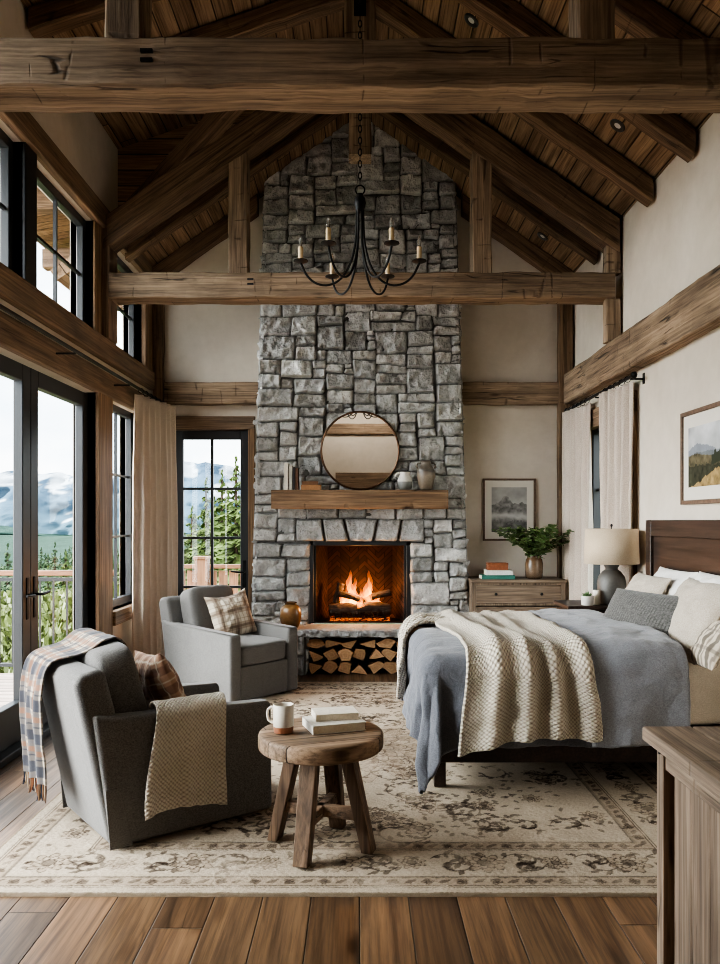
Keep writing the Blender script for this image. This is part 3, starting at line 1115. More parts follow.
# hearth slab and piers
mb, cols = MB(), []
nx = 160
P = []
prof = [(.0, .395), (-.40, .395), (-.445, .40), (-.455, .42), (-.455, .445), (-.45, .465), (-.425, .478), (-.2, .48), (.0, .48)]
for i in range(nx + 1):
    u = -1.2 + 2.4 * i / nx
    row = []
    for (y, z) in prof:
        if y < -.41:
            y += fbm(u * 11, z * 20, 3.3, 4) * .030
            z += fbm(u * 9, z * 30, 8.3, 3) * .006
        row.append((u, y, z))
        g = .27 * (1 + fbm(u * 8, y * 8, z * 8, 3) * .3)
        cols.append((g * 1.01, g, g * .98, 1))
    P.append(row)
mb.grid(P)
o0 = len(mb.v)
mb.f.append(tuple(range(9)))
mb.f.append(tuple(range(o0 - 9, o0))[::-1])
mb.c = cols
obj('hearth_slab', mb, M_stone, fp, smooth=40, label='pale stone hearth slab with chiselled front edge')
for (a, b) in ((-1.15, -.56), (.56, 1.15)):
    mb, cols = MB(), []
    stone_wall(a, b, 0, .395, [], lambda u, v, d: (u, -.38 - d, v), mb, cols)
    sgn = 1 if a < 0 else -1
    xx = b if a < 0 else a
    stone_wall(-.38, 0, 0, .395, [], lambda u, v, d: (xx - .0 + sgn * d * .5, u, v), mb, cols)
    mb.c = cols
    obj('hearth_pier_stonework', mb, M_stone, fp, smooth=60)
mb = MB()
mb.box(-1.15, -.565, -.375, .0, 0, .395)
mb.box(.565, 1.15, -.375, .0, 0, .395)
mb.box(-.565, .565, .0, .01, 0, .40)
obj('hearth_core', mb, M_mortar, fp)
# mantel
mt = obj('mantel_shelf', beam_mesh(1.84, .30, .195, .006, seed=4.2), M_mantel, fp, loc=(-.003, -.16, 1.815), smooth=50, label='thick rustic oak mantel shelf')

# grate, logs and fire
M_bark = mat_wood('charred_bark', srgb(70, 56, 46), srgb(22, 17, 14), 'x', 20, 2.0, .95, .5, 1.2)
M_ember = NT('ember')
e = M_ember.n('ShaderNodeEmission')
v = M_ember.coords()
em = M_ember.ramp(M_ember.noise(v, 22, 4), [(.42, (.01, .003, .001, 1)), (.55, (1, .16, .02, 1)), (.7, (1, .45, .1, 1))])
M_ember.l(em, e.inputs[0])
e.inputs[1].default_value = .8
M_ember.l(e.outputs[0], M_ember.out.inputs[0])
M_ember = M_ember.m
YL = YF + .22
gr = thing('fire_grate', 'black iron grate with glowing embers under the burning logs', 'grate', (0, YL, .49))
mb = MB()
for k in range(9):
    x = -.26 + .065 * k
    mb.tube([(x, -.15, .10), (x, -.14, .055), (x, .1, .05), (x, .14, .10)], .008, 6)
mb.tube([(-.29, -.10, .05), (.29, -.10, .05)], .009, 6)
mb.tube([(-.29, .08, .05), (.29, .08, .05)], .009, 6)
for sx_ in (-.27, .27):
    for sy in (-.1, .08):
        mb.tube([(sx_, sy, .05), (sx_, sy, .0)], .009, 6)
obj('grate_bars', mb, M_iron, gr, smooth=60)
mb = MB()
P = []
for i in range(41):
    row = []
    for j in range(17):
        x, y = -.33 + .66 * i / 40, -.17 + .34 * j / 16
        row.append((x, y, .012 + abs(fbm(x * 30, y * 30, 1)) * .03))
    P.append(row)
mb.grid(P)
obj('ember_bed', mb, M_ember, gr, smooth=60)


def log(name, p0, p1, r, mat, lab, cat='log', group=None, bend=0.02, seed=0):
    p0, p1 = Vector(p0), Vector(p1)
    L = (p1 - p0).length
    mb = MB()
    P = []
    n, m = 24, 18
    for i in range(n + 1):
        t = i / n
        row = []
        for k in range(m):
            a = 2 * PI * k / m
            rr = r * (1 + .18 * fbm(math.cos(a) * 1.6 + seed, math.sin(a) * 1.6, t * 5 + seed, 3) + .06 * noise.noise(Vector((a * 5, t * 14, seed))))
            if i in (0, n):
                rr *= .93
            row.append((-L / 2 + L * t, rr * math.cos(a), rr * math.sin(a) + bend * math.sin(t * PI)))
        P.append(row)
    mb.grid(P, True)
    mb.f.append(tuple(range(m)))
    mb.f.append(tuple(range(n * m, n * m + m)))
    o = obj(name, mb, mat, smooth=60)
    x = (p1 - p0).normalized()
    y = Vector((0, 0, 1)).cross(x).normalized()
    M = Matrix((x, y, x.cross(y))).transposed().to_4x4()
    M.translation = (p0 + p1) / 2
    o.matrix_local = M
    return tag(o, lab, cat, group)


log('burning_log', (-.34, YL - .08, .61), (-.02, YL - .06, .61), .062, M_bark, 'charred log lying front left on the fire grate', seed=1)
log('burning_log', (-.03, YL - .07, .615), (.33, YL - .04, .615), .064, M_bark, 'charred log lying front right on the fire grate', seed=2)
log('burning_log', (-.30, YL + .06, .62), (.26, YL + .07, .62), .05, M_bark, 'charred log at the back of the fire grate behind the flames', seed=3)
log('burning_log', (-.24, YL - .03, .79), (.12, YL + .0, .66), .036, M_bark, 'burning log slanting down to the right across the fire', seed=4)
log('burning_log', (.03, YL + .02, .69), (.34, YL - .02, .80), .036, M_bark, 'burning log slanting up to the right across the fire', seed=5)
log('burning_log', (-.27, YL + .0, .68), (-.21, YL + .03, .90), .04, M_bark, 'short charred log standing up at the left of the fire', seed=6, bend=.0)


def mat_flame(name, cb, ct, strength, alpha):
    t = NT(name)
    tc = t.n('ShaderNodeTexCoord')
    sp = t.n('ShaderNodeSeparateXYZ')
    t.l(tc.outputs['Generated'], sp.inputs[0])
    n = t.noise(t.scale(tc.outputs['Object'], (10, 10, 3.5)), 1.0, 3, .5, .6)
    col = t.ramp(sp.outputs[2], [(0, cb), (.45, tuple((a + b) / 2 for a, b in zip(cb, ct))), (1, ct)])
    al = t.ramp(sp.outputs[2], [(0, (1, 1, 1, 1)), (.35, (.75, .75, .75, 1)), (.8, (.25, .25, .25, 1)), (1, (0, 0, 0, 1))])
    a2 = t.math('MULTIPLY', al, t.ramp(n, [(.3, (.25,) * 3), (.6, (1,) * 3)]))
    a2 = t.math('MULTIPLY', a2, alpha)
    em = t.n('ShaderNodeEmission')
    t.l(col, em.inputs[0])
    em.inputs[1].default_value = strength
    tr = t.n('ShaderNodeBsdfTransparent')
    mx = t.n('ShaderNodeMixShader')
    t.l(a2, mx.inputs[0])
    t.l(tr.outputs[0], mx.inputs[1])
    t.l(em.outputs[0], mx.inputs[2])
    t.l(mx.outputs[0], t.out.inputs[0])
    return t.m


FL = [mat_flame('flame_outer', (1, .30, .02, 1), (1, .16, .01, 1), 5.0, .45),
      mat_flame('flame_middle', (1, .44, .05, 1), (1, .26, .02, 1), 9.0, .6),
      mat_flame('flame_core', (1, .64, .16, 1), (1, .42, .06, 1), 18.0, .85)]
fire = thing('fire', 'bright orange fire burning on the logs in the firebox', 'fire', (0, YL, .60))
r_ = random.Random(5)
for (fx, fy, hh, rr) in ((-.10, .0, .40, .062), (-.06, .02, .33, .055), (-.16, .0, .24, .05), (.09, .0, .40, .062), (.12, .03, .30, .05), (.055, -.01, .28, .045), (.2, .0, .17, .05), (-.2, -.02, .16, .045), (.0, -.1, .16, .035), (.03, -.1, .12, .03), (.0, .04, .22, .05)):
    hh *= 1.12
    rr *= 1.1
    ph = r_.uniform(0, 9)
    flm = None
    for k, (sr, sh) in enumerate(((1.0, 1.0), (.68, .82), (.42, .6))):
        mb = MB()
        prof = []
        P = []
        for i in range(22):
            t_ = i / 21
            rad = rr * sr * (math.sin(min(1, t_ * 3.2) * PI / 2) ** .8) * (1 - t_) ** .75 + .0006
            wx = .022 * math.sin(t_ * 7 + ph) * t_ + .01 * math.sin(t_ * 17 + ph)
            wy = .016 * math.cos(t_ * 6 + ph) * t_
            row = [(fx + wx + rad * math.cos(2 * PI * q / 14) * (1 + .2 * math.sin(3 * q + t_ * 9)), fy + wy + rad * .8 * math.sin(2 * PI * q / 14), hh * sh * t_) for q in range(14)]
            P.append(row)
        mb.grid(P, True)
        if k == 0:
            flm = obj('flame', mb, FL[0], fire, smooth=179)
        else:
            obj('flame_core', mb, FL[k], flm, smooth=179)

# split firewood in the niche
rows = [(.0, 7, .155), (.135, 7, .15), (.27, 6, .14)]
M_fw = mat_vcol('split_firewood', .85, 60, .4, mott=.3)
names = ['leftmost', 'second from left', 'third from left', 'fourth from left', 'fifth from left', 'sixth from left', 'rightmost']
r_ = random.Random(9)
for ri, (z0, cnt, wd) in enumerate(rows):
    xs = np.linspace(-.47, .47, cnt) + (.06 if ri == 1 else 0) * np.ones(cnt)
    if ri == 1:
        xs = np.linspace(-.46, .46, cnt)
    for k in range(cnt):
        cx = xs[k] + r_.uniform(-.012, .012)
        a0 = r_.uniform(0, 2 * PI)
        kind = r_.random()
        W = .94 / (cnt - 1) * .56
        hz = .062 if ri < 2 else .048
        npt = r_.choice([3, 4, 4, 5])
        ang = sorted([a0 + 2 * PI * q / npt + r_.uniform(-.35, .35) for q in range(npt)])
        poly = []
        for q in range(npt):
            a, b = ang[q], ang[(q + 1) % npt]
            pa = Vector((math.cos(a) * W * 1.02, math.sin(a) * hz * 1.12))
            pb = Vector((math.cos(b) * W * 1.02, math.sin(b) * hz * 1.12))
            arc = (q == 0)
            for s in range(5):
                p = pa.lerp(pb, s / 5)
                if arc:
                    p = p * (1 + .25 * math.sin(PI * s / 5))
                poly.append(p)
        zmin = min(p.y for p in poly)
        cz = (.205, .205, .322)[ri] if ri else z0 + .004 - zmin
        mb = MB()
        cl = []
        n = len(poly)
        y0 = -.40 + r_.uniform(.03, .075)
        y1 = -.03
        tone = r_.uniform(.8, 1.15)
        endc = [a * tone for a in srgb(176, 138, 102)[:3]]
        sidec = [a * tone for a in srgb(104, 76, 54)[:3]]
        sd = r_.uniform(0, 50)
        ringP = []
        for yy in (y0, y0 + .004, y0 + .12, y0 + .24, y1):
            for p in poly:
                j = 1 + .06 * noise.noise(Vector((p.x * 30, p.y * 30, yy * 6 + sd)))
                mb.v.append((cx + p.x * j, yy, cz + p.y * j))
                cl.append((*sidec, 1))
        for i in range(4):
            for q in range(n):
                q2 = (q + 1) % n
                mb.f.append((i * n + q, i * n + q2, (i + 1) * n + q2, (i + 1) * n + q))
        # end face: own vertices for a crisp colour edge, rings of grain
        base = len(mb.v)
        for ringk, f in enumerate((1, .8, .6, .4, .2)):
            for p in poly:
                j = 1 + .06 * noise.noise(Vector((p.x * 30, p.y * 30, y0 * 6 + sd)))
                mb.v.append((cx + p.x * j * f, y0 - .001, cz + p.y * j * f))
                d = .82 if ringk == 0 else (1.08 if ringk % 2 else .9)
                d *= 1 + .15 * noise.noise(Vector((p.x * 60 * f, p.y * 60 * f, sd)))
                cl.append((*[c_ * d for c_ in endc], 1))
        for i in range(4):
            for q in range(n):
                q2 = (q + 1) % n
                mb.f.append((base + i * n + q, base + i * n + q2, base + (i + 1) * n + q2, base + (i + 1) * n + q))
        mb.f.append(tuple(base + 4 * n + q for q in range(n)))
        mb.c = cl
        o = obj('firewood_log', mb, M_fw, loc=(0, YF, 0))
        pos = names[k] if k < cnt - 1 else 'rightmost'
        tag(o, 'split firewood log in the %s row of the hearth niche, %s' % (['bottom', 'middle', 'top'][ri], pos), 'log', 'firewood stacked under the hearth')

# ------------------------------------------------------------------ on the mantel and hearth
MZ = 1.9155


def at(px, Y):
    return (px - 360) * Y / F


def zat(py, Y):
    return H - (py - 520) * Y / F


mi = thing('round_mirror', 'round mirror in a thin bronze frame leaning on the chimney above the mantel', 'mirror', (0, YF - .085, MZ + .425))
mb = MB()
P = []
for i in range(96):
    a = 2 * PI * i / 96
    row = []
    for k in range(8):
        b = 2 * PI * k / 8
        rad = .413 + .012 * math.cos(b)
        row.append((rad * math.cos(a), .018 * math.sin(b), rad * math.sin(a)))
    P.append(row)
P.append(P[0])
mb.grid(P, True)
obj('frame', mb, mat_plain('bronze', srgb(92, 66, 46), .45, .6, .5, 20, .2), mi, smooth=60)
mb = MB().prism([(.408 * math.cos(2 * PI * i / 96), .408 * math.sin(2 * PI * i / 96)) for i in range(96)], -.004, .012, 'y')
obj('mirror_glass', mb, mat_plain('mirror_silver', (.86, .84, .80, 1), .015, 1.0), mi)


def jar(name, lab, cat, loc, prof, mat, handles=(), n=40, mat2=None):
    t_ = thing(name, lab, cat, loc)
    obj('body', MB().lathe(prof, n), mat, t_, smooth=60)
    for hpts, hr in handles:
        obj('handle', MB().tube(hpts, hr, 8), mat, t_, smooth=60)
    return t_


def mat_glaze(name, stops, rough=.35, axis=2, n=18, namp=.1):
    t = NT(name)
    tc = t.n('ShaderNodeTexCoord')
    sp = t.n('ShaderNodeSeparateXYZ')
    t.l(tc.outputs['Generated'], sp.inputs[0])
    nn = t.noise(tc.outputs['Object'], n, 5)
    z = t.math('ADD', sp.outputs[2], t.math('MULTIPLY', t.math('SUBTRACT', nn, .5), namp))
    col = t.ramp(z, stops)
    col = t.mix(col, t.ramp(t.noise(tc.outputs['Object'], n * 4, 4), [(.3, (.7, .7, .7, 1)), (.7, (1.1, 1.1, 1.1, 1))]), .5, 'MULTIPLY')
    t.bsdf(col, rough, t.bump(nn, .1, .01))
    return t.m


def arc(c, r0, r1, a0, a1, plane='xz', n=12):
    out = []
    for i in range(n + 1):
        a = a0 + (a1 - a0) * i / n
        out.append((c[0] + r0 * math.cos(a), c[1], c[2] + r1 * math.sin(a)))
    return out


Mj1 = mat_glaze('two_tone_glaze', [(.0, srgb(96, 96, 92)), (.42, srgb(112, 112, 108)), (.5, srgb(206, 200, 190)), (1, srgb(214, 208, 198))])
jar('ceramic_jug', 'small white over grey ceramic jug on the mantel beside the tall jar', 'jug', (at(405, 8.42), 8.42, MZ),
    [(.055, 0), (.072, .02), (.08, .06), (.078, .11), (.06, .15), (.05, .17), (.054, .188), (.046, .188), (.042, .165), (.06, .12), (.06, .03), (0.0, .02)], Mj1,
    [([(-.055, 0, .178), (-.088, 0, .175), (-.10, 0, .15), (-.092, 0, .12), (-.074, 0, .11)], .010)])
Mj2 = mat_glaze('crackled_stone_glaze', [(.0, srgb(112, 100, 86)), (.5, srgb(134, 120, 104)), (.62, srgb(80, 73, 66)), (.85, srgb(112, 103, 92)), (1, srgb(88, 80, 72))], .3, n=14, namp=.25)
jar('stoneware_jar', 'tall mottled stoneware jar with two small handles at right end of mantel', 'vase', (at(426, 8.42), 8.42, MZ),
    [(.055, 0), (.068, .01), (.085, .08), (.098, .16), (.096, .20), (.075, .245), (.052, .265), (.05, .29), (.068, .305), (.06, .31), (.042, .29), (.042, .26), (0, .1)], Mj2,
    [([(s * .055, 0, .285), (s * .088, 0, .28), (s * .1, 0, .25), (s * .088, 0, .225)], .010) for s in (-1, 1)])
Mj3 = mat_glaze('amber_pot_glaze', [(.0, srgb(84, 58, 34)), (.55, srgb(112, 80, 48)), (.8, srgb(140, 104, 64)), (1, srgb(58, 40, 26))], .25, n=9, namp=.2)
yy = 8.27
jar('stoneware_pot', 'round glossy amber brown pot standing on the stone hearth', 'pot', (at(290.5, yy), yy, .481),
    [(.06, 0), (.08, .01), (.105, .07), (.113, .14), (.105, .20), (.078, .238), (.055, .248), (.062, .262), (.07, .266), (.062, .272), (.045, .262), (.045, .24), (0, .2)], Mj3)

# books
M_page = mat_plain('book_pages', srgb(222, 212, 192), .9, 0, .2, 80, .08)


def book(lab, cover, loc, w, d, h, rotz=0.0, upright=False, tilt=0.0, name='book', cat='book', group=None):
    """lying: w along x, d along y, h thick. upright: w thick, d deep, h tall; spine towards -y"""
    t_ = thing(name, lab, cat, loc, rotz, group)
    t_.rotation_euler = (0, tilt, rotz)
    m = mat_plain('book_cloth', cover, .7, 0, .3, 60, .12)
    c_ = .0035
    if upright:
        mb = MB().box(-w / 2, -w / 2 + c_, -d / 2, d / 2, 0, h).box(w / 2 - c_, w / 2, -d / 2, d / 2, 0, h).box(-w / 2, w / 2, -d / 2, -d / 2 + c_, 0, h)
        obj('cover', mb, m, t_, bevel=.0015)
        obj('pages', MB().box(-w / 2 + c_, w / 2 - c_, -d / 2 + c_, d / 2 - .006, .004, h - .004), M_page, t_)
    else:
        mb = MB().box(-w / 2, w / 2, -d / 2, d / 2, 0, c_).box(-w / 2, w / 2, -d / 2, d / 2, h - c_, h).box(-w / 2, -w / 2 + c_, -d / 2, d / 2, 0, h)
        obj('cover', mb, m, t_, bevel=.0015)
        obj('pages', MB().box(-w / 2 + c_, w / 2 - .005, -d / 2 + .005, d / 2 - .005, c_, h - c_), M_page, t_)
    return t_


Y = 8.40
book('thin cream book at the left end of the mantel books', srgb(206, 198, 182), (at(287, Y), Y, MZ), .042, .17, .275, upright=True)
book('pale grey upright book, second of the mantel books', srgb(168, 162, 150), (at(291.3, Y), Y, MZ), .034, .16, .25, upright=True)
book('slim black upright book, third of the mantel books', srgb(46, 42, 40), (at(294.4, Y), Y, MZ), .022, .16, .235, upright=True)
book('brown leather upright book at right of the mantel books', srgb(88, 62, 46), (at(297.2, Y), Y, MZ), .028, .16, .225, upright=True)
book('tan leather book lying flat on the mantel under another', srgb(150, 108, 72), (at(311.5, Y), Y, MZ), .15, .21, .052, PI / 2)
book('small dark brown book lying on top of the tan mantel book', srgb(104, 74, 52), (at(310, Y), Y, MZ + .053), .13, .17, .036, PI / 2 + .06)
# ------------------------------------------------------------------ rug
RX0, RX1, RY0, RY1 = -1.76, 1.90, 3.39, 7.85
RT = 0.012


def rug_colors():
    cs = .0068
    nx, ny = int((RX1 - RX0) / cs), int((RY1 - RY0) / cs)
    W, L = RX1 - RX0, RY1 - RY0
    base = np.array(srgb(170, 156, 138)[:3])
    dark = np.array(srgb(46, 36, 30)[:3])
    mid = np.array(srgb(128, 110, 92)[:3])
    img = np.tile(base, (nx, ny, 1)).astype(float)
    xs = (np.arange(nx) + .5) / nx * W
    ys = (np.arange(ny) + .5) / ny * L
    X, Yg = np.meshgrid(xs, ys, indexing='ij')
    D = np.minimum(np.minimum(X, W - X), np.minimum(Yg, L - Yg))

    def put(mask, col, a):
        m = (np.clip(mask, 0, 1) * a)[..., None]
        img[:] = img * (1 - m) + col * m

    def line(d, w, col, a):
        put(np.clip(1.2 - np.abs(D - d) / w, 0, 1), col, a)
    # bands
    put(((D > .085) & (D < .165)).astype(float), mid, .45)
    put(((D > .47) & (D < .545)).astype(float), mid, .45)
    for d in (.07, .085, .165, .175, .46, .472, .545, .556):
        line(d, .005, dark, .75)
    r = random.Random(3)

    def local(cx, cy, rad):
        i0, i1 = max(0, int((cx - rad) / W * nx)), min(nx, int((cx + rad) / W * nx) + 2)
        j0, j1 = max(0, int((cy - rad) / L * ny)), min(ny, int((cy + rad) / L * ny) + 2)
        return slice(i0, i1), slice(j0, j1)

    def blend(sl, mask, col, a):
        m = (np.clip(mask, 0, 1) * a)[..., None]
        img[sl] = img[sl] * (1 - m) + col * m

    def rosette(cx, cy, R, petals, ph, fill=.35, ln=.8, squash=1.0):
        sl = local(cx, cy, R * 1.3)
        dx, dy = X[sl] - cx, (Yg[sl] - cy) * squash
        if dx.size == 0:
            return
        rr = np.hypot(dx, dy)
        th = np.arctan2(dy, dx)
        w = .006
        for k, (s, am) in enumerate(((1.0, .22), (.66, .2), (.34, .12))):
            edge = R * s * (1 - am + am * np.abs(np.cos(petals / 2 * th + ph + k * .8)) * 2 - am)
            if k == 0:
                blend(sl, (rr < edge).astype(float), mid, fill)
            if k == 1:
                blend(sl, (rr < edge).astype(float), base, fill)
            if k == 2:
                blend(sl, (rr < edge).astype(float), dark, .6)
            blend(sl, 1.2 - np.abs(rr - edge) / w, dark, ln)

    def seg(p, q, w, a):
        cx, cy = (p[0] + q[0]) / 2, (p[1] + q[1]) / 2
        rad = math.hypot(p[0] - q[0], p[1] - q[1]) / 2 + w * 2
        sl = local(cx, cy, rad)
        px, py = X[sl] - p[0], Yg[sl] - p[1]
        if px.size == 0:
            return
        dx, dy = q[0] - p[0], q[1] - p[1]
        l2 = dx * dx + dy * dy + 1e-9
        t_ = np.clip((px * dx + py * dy) / l2, 0, 1)
        d = np.hypot(px - t_ * dx, py - t_ * dy)
        blend(sl, 1.25 - d / w, dark, a)

    def leaf(cx, cy, ang, ln, wd, a):
        sl = local(cx, cy, ln)
        dx, dy = X[sl] - cx, Yg[sl] - cy
        if dx.size == 0:
            return
        u = dx * math.cos(ang) + dy * math.sin(ang)
        v = -dx * math.sin(ang) + dy * math.cos(ang)
        m = (np.abs(v) < wd * np.clip(1 - (2 * u / ln - 1) ** 2, 0, 1)) & (u > 0) & (u < ln)
        blend(sl, m.astype(float), dark, a)

    def scroll(cx, cy, a0, R, turn, sgn, a=.7, leaves=True):
        pts = []
        n = 26
        for i in range(n + 1):
            t_ = i / n
            ang = a0 + sgn * turn * t_
            rad = R * (1 - .72 * t_)
            pts.append((cx + rad * math.cos(ang), cy + rad * math.sin(ang)))
        for i in range(n):
            seg(pts[i], pts[i + 1], .005 + .004 * (i / n), a)
            if leaves and i % 4 == 1:
                an = math.atan2(pts[i + 1][1] - pts[i][1], pts[i + 1][0] - pts[i][0]) + r.choice([-1, 1]) * r.uniform(.5, 1.0)
                leaf(pts[i][0], pts[i][1], an, r.uniform(.04, .075), .014, a)
    # thin band filling
    for d, stp in ((.125, .075), (.508, .07)):
        n1, n2 = int((W - 2 * d) / stp), int((L - 2 * d) / stp)
        for k in range(n1):
            x = d + (k + .5) * (W - 2 * d) / n1
            for y in (d, L - d):
                if k % 2:
                    rosette(x, y, .026, 4, k, .2, .7)
                else:
                    leaf(x - .03, y - .018, .6, .07, .014, .6)
        for k in range(n2):
            y = d + (k + .5) * (L - 2 * d) / n2
            for x in (d, W - d):
                if k % 2:
                    rosette(x, y, .026, 4, k, .2, .7)
                else:
                    leaf(x - .018, y - .03, 1.0, .07, .014, .6)
    # main border: palmettes and scrolls
    d = .318
    n1, n2 = 9, 11
    for k in range(n1 + 1):
        x = d + k * (W - 2 * d) / n1
        for y, s in ((d, 1), (L - d, -1)):
            rosette(x, y, .105 if k % 2 == 0 else .07, 8, k, .4, .85)
            scroll(x + .19, y + s * .015, PI * .9, .10, 4.3, -s)
            scroll(x + .19, y - s * .02, -.2, .085, 4.0, -s)
            for q in range(5):
                leaf(x + r.uniform(-.2, .2), y + r.uniform(-.12, .12), r.uniform(0, 6), r.uniform(.035, .06), .012, .6)
    for k in range(1, n2):
        y = d + k * (L - 2 * d) / n2
        for x, s in ((d, -1), (W - d, 1)):
            rosette(x, y, .105 if k % 2 == 0 else .07, 8, k, .4, .85)
            scroll(x + s * .015, y + .19, -PI * .5, .10, 4.3, -s)
            scroll(x - s * .02, y + .19, PI * .5, .085, 4.0, -s)
            for q in range(5):
                leaf(x + r.uniform(-.12, .12), y + r.uniform(-.2, .2), r.uniform(0, 6), r.uniform(.035, .06), .012, .6)
    # field, mirrored about the long axis
    fx0, fy0 = .60, .60
    for k in range(80):
        x = r.uniform(fx0 + .05, W / 2)
        y = r.uniform(fy0 + .05, L - fy0 - .05)
        kind = r.random()
        a0, R, sg = r.uniform(0, 6.28), r.uniform(.10, .2), r.choice([-1, 1])
        sub = [(r.uniform(-.16, .16), r.uniform(-.16, .16), r.uniform(0, 6.28), r.uniform(.04, .07)) for _ in range(10)]
        st = r.getstate()
        for mir in (0, 1):
            r.setstate(st)
            xx = W - x if mir else x
            sgn = -1 if mir else 1
            aa = PI - a0 if mir else a0
            if kind < .38:
                rosette(xx, y, R * .55, r.choice([6, 8, 10]), 1.0, .35, .8)
            else:
                scroll(xx, y, aa, R, 4.6, sg * sgn)
            for (sx_, sy, sa, sl_) in sub:
                leaf(xx + sgn * sx_, y + sy, PI - sa if mir else sa, sl_, .013, .62)
    # medallion
    for R_, p in ((.62, 16), (.45, 12), (.26, 8)):
        rosette(W / 2, L / 2, R_, p, .3, .3, .75, .8)
    # wear and mottling
    n1 = npnoise(nx, ny, 14, 1, 5)
    n2 = npnoise(nx, ny, 60, 2, 3)
    n3 = nrng.normal(0, 1, (nx, ny))
    wear = np.clip(-.02 + .5 * n1 + .3 * n2, 0, .5)[..., None]
    img[:] = img * (1 - wear) + base * .96 * wear
    img *= (1 + .09 * n1 + .07 * n2 + .06 * n3)[..., None]
    edge = (D < .02)
    img[edge] = np.array(srgb(120, 106, 90)[:3])
    Z = RT + .0012 * n3 + .0015 * n2
    Z[0, :] = Z[-1, :] = 0.001
    Z[:, 0] = Z[:, -1] = 0.001
    P = np.stack([RX0 + X, RY0 + Yg, Z], -1)
    return P, np.clip(img, 0, 1)


P, C = rug_colors()
rug = gridobj('area_rug', P, mat_vcol('wool_pile', 1.0, 380, .5, spec=.05, bdist=.006, mott=.35), col=C)
tag(rug, 'large faded beige and brown oriental rug with floral border on the oak floor', 'rug')
Z0 = RT + .004

# ------------------------------------------------------------------ cushions
def pillow(name, w, h, t, mat, parent=None, n=34, seed=0, colf=None, sag=0.0, wr=.006, uvs=1.0, pinch=.07, label=None, sharp=.62):
    V = np.zeros((n + 1, 2 * n, 3))
    a = np.linspace(-1, 1, n + 1)
    rows, cols, uvl = [], [], []
    for u in a:
        row, cr, ur = [], [], []
        seq = [(v, 1) for v in a] + [(v, -1) for v in a[::-1][1:-1]]
        for v, s in seq:
            x = w / 2 * u * (1 - pinch * (1 - v * v) * abs(u))
            y = h / 2 * v * (1 - pinch * (1 - u * u) * abs(v))
            th = t / 2 * max(0, (1 - u ** 4) * (1 - v ** 4)) ** sharp * (.72 + .28 * (1 - u * u) * (1 - v * v))
            q = fbm(u * 2.2 + seed, v * 2.2, s + seed, 3)
            z = s * (th + q * wr * 3 * min(1, th / (t * .2)))
            y -= sag * (1 - u * u) * (1 if v > 0 else .2) * abs(v)
            fold = wr * math.sin(9 * math.atan2(v, u) + seed) * (abs(u * v)) ** 1.5
            z += fold
            row.append((x, y, z))
            ur.append((x * uvs, y * uvs))
            if colf:
                cr.append(colf(x, y, s))
        rows.append(row)
        uvl.append(ur)
        if colf:
            cols.append(cr)
    mb = MB().grid(rows, True)
    if colf:
        mb.c = [(*c, 1) for r in cols for c in r]
    return obj(name, mb, mat, parent, smooth=179, subsurf=1, label=label)


def place(o, c, wdir, hdir):
    x = Vector(wdir).normalized()
    y = Vector(hdir)
    y = (y - x * y.dot(x)).normalized()
    M = Matrix((x, y, x.cross(y))).transposed().to_4x4()
    M.translation = Vector(c)
    o.matrix_world = M
    return o


def plaid(base, bands):
    """bands: (axis, period, centre, halfwidth, colour, strength)"""
    def f(x, y, s=1):
        c = np.array(base[:3])
        for ax_, per, cen, hw_, col, st in bands:
            p = (x if ax_ == 0 else y)
            d = abs((p - cen + per / 2) % per - per / 2)
            if d < hw_:
                c = c * (1 - st) + np.array(col[:3]) * st
        return tuple(c)
    return f


M_vfab = mat_vcol('plaid_wool', 1.0, 420, .3, spec=.06, sheen=.2, mott=.25)
# ------------------------------------------------------------------ armchairs


def make_chair(name, label, loc, ang):
    t_ = thing(name, label, 'armchair', loc, ang)
    # outer back, reclined
    mb = MB().prism([(-.44, .012), (-.27, .012), (-.40, .62), (-.46, .855), (-.50, .87), (-.59, .855), (-.61, .80)], -.385, .385, 'y')
    obj('backrest', mb, M_chair, t_, bevel=.03, seg=4)
    for s in (-1, 1):
        y0, y1 = (.285, .41) if s > 0 else (-.41, -.285)
        mb = MB().prism([(-.435, .01), (.455, .01), (.45, .585), (.43, .598), (-.38, .635), (-.53, .66)], y0, y1, 'y')
        obj('arm', mb, M_chair, t_, bevel=.028, seg=4)
    mb = MB().box(-.32, .435, -.29, .29, .012, .31)
    obj('seat_base', mb, M_chair, t_, bevel=.012)
    mb = MB().soft(.40, .283, .095, .22, 48, 20, Matrix.Translation((.06, 0, .405)), .12)
    c_ = obj('seat_cushion', mb, M_chair, t_, smooth=179, subsurf=1)
    # piping around the seat cushion
    def ring(zc):
        pts = []
        for k in range(61):
            th = 2 * PI * k / 60
            sp = lambda x: math.copysign(abs(x) ** .22, x)
            pts.append((.06 + .401 * sp(math.cos(th)), .284 * sp(math.sin(th)), zc))
        return pts
    obj('piping', MB().tube(ring(.455), .005, 6), M_chair, c_, smooth=60)
    Mx = Matrix.Translation((-.32, 0, .70)) @ Matrix.Rotation(math.radians(-15), 4, 'Y')
    mb = MB().soft(.105, .275, .255, .34, 44, 24, Mx)
    obj('back_cushion', mb, M_chair, t_, smooth=179, subsurf=1)
    # hanging skirt flaps at the back corners
    for s in (-1, 1):
        mb = MB()
        mb.prism([(-.452, .008), (-.34, .008), (-.40, .30), (-.475, .30)], s * .412, s * .418, 'y')
        obj('skirt_flap', mb, M_chair, t_, bevel=.002)
    return t_


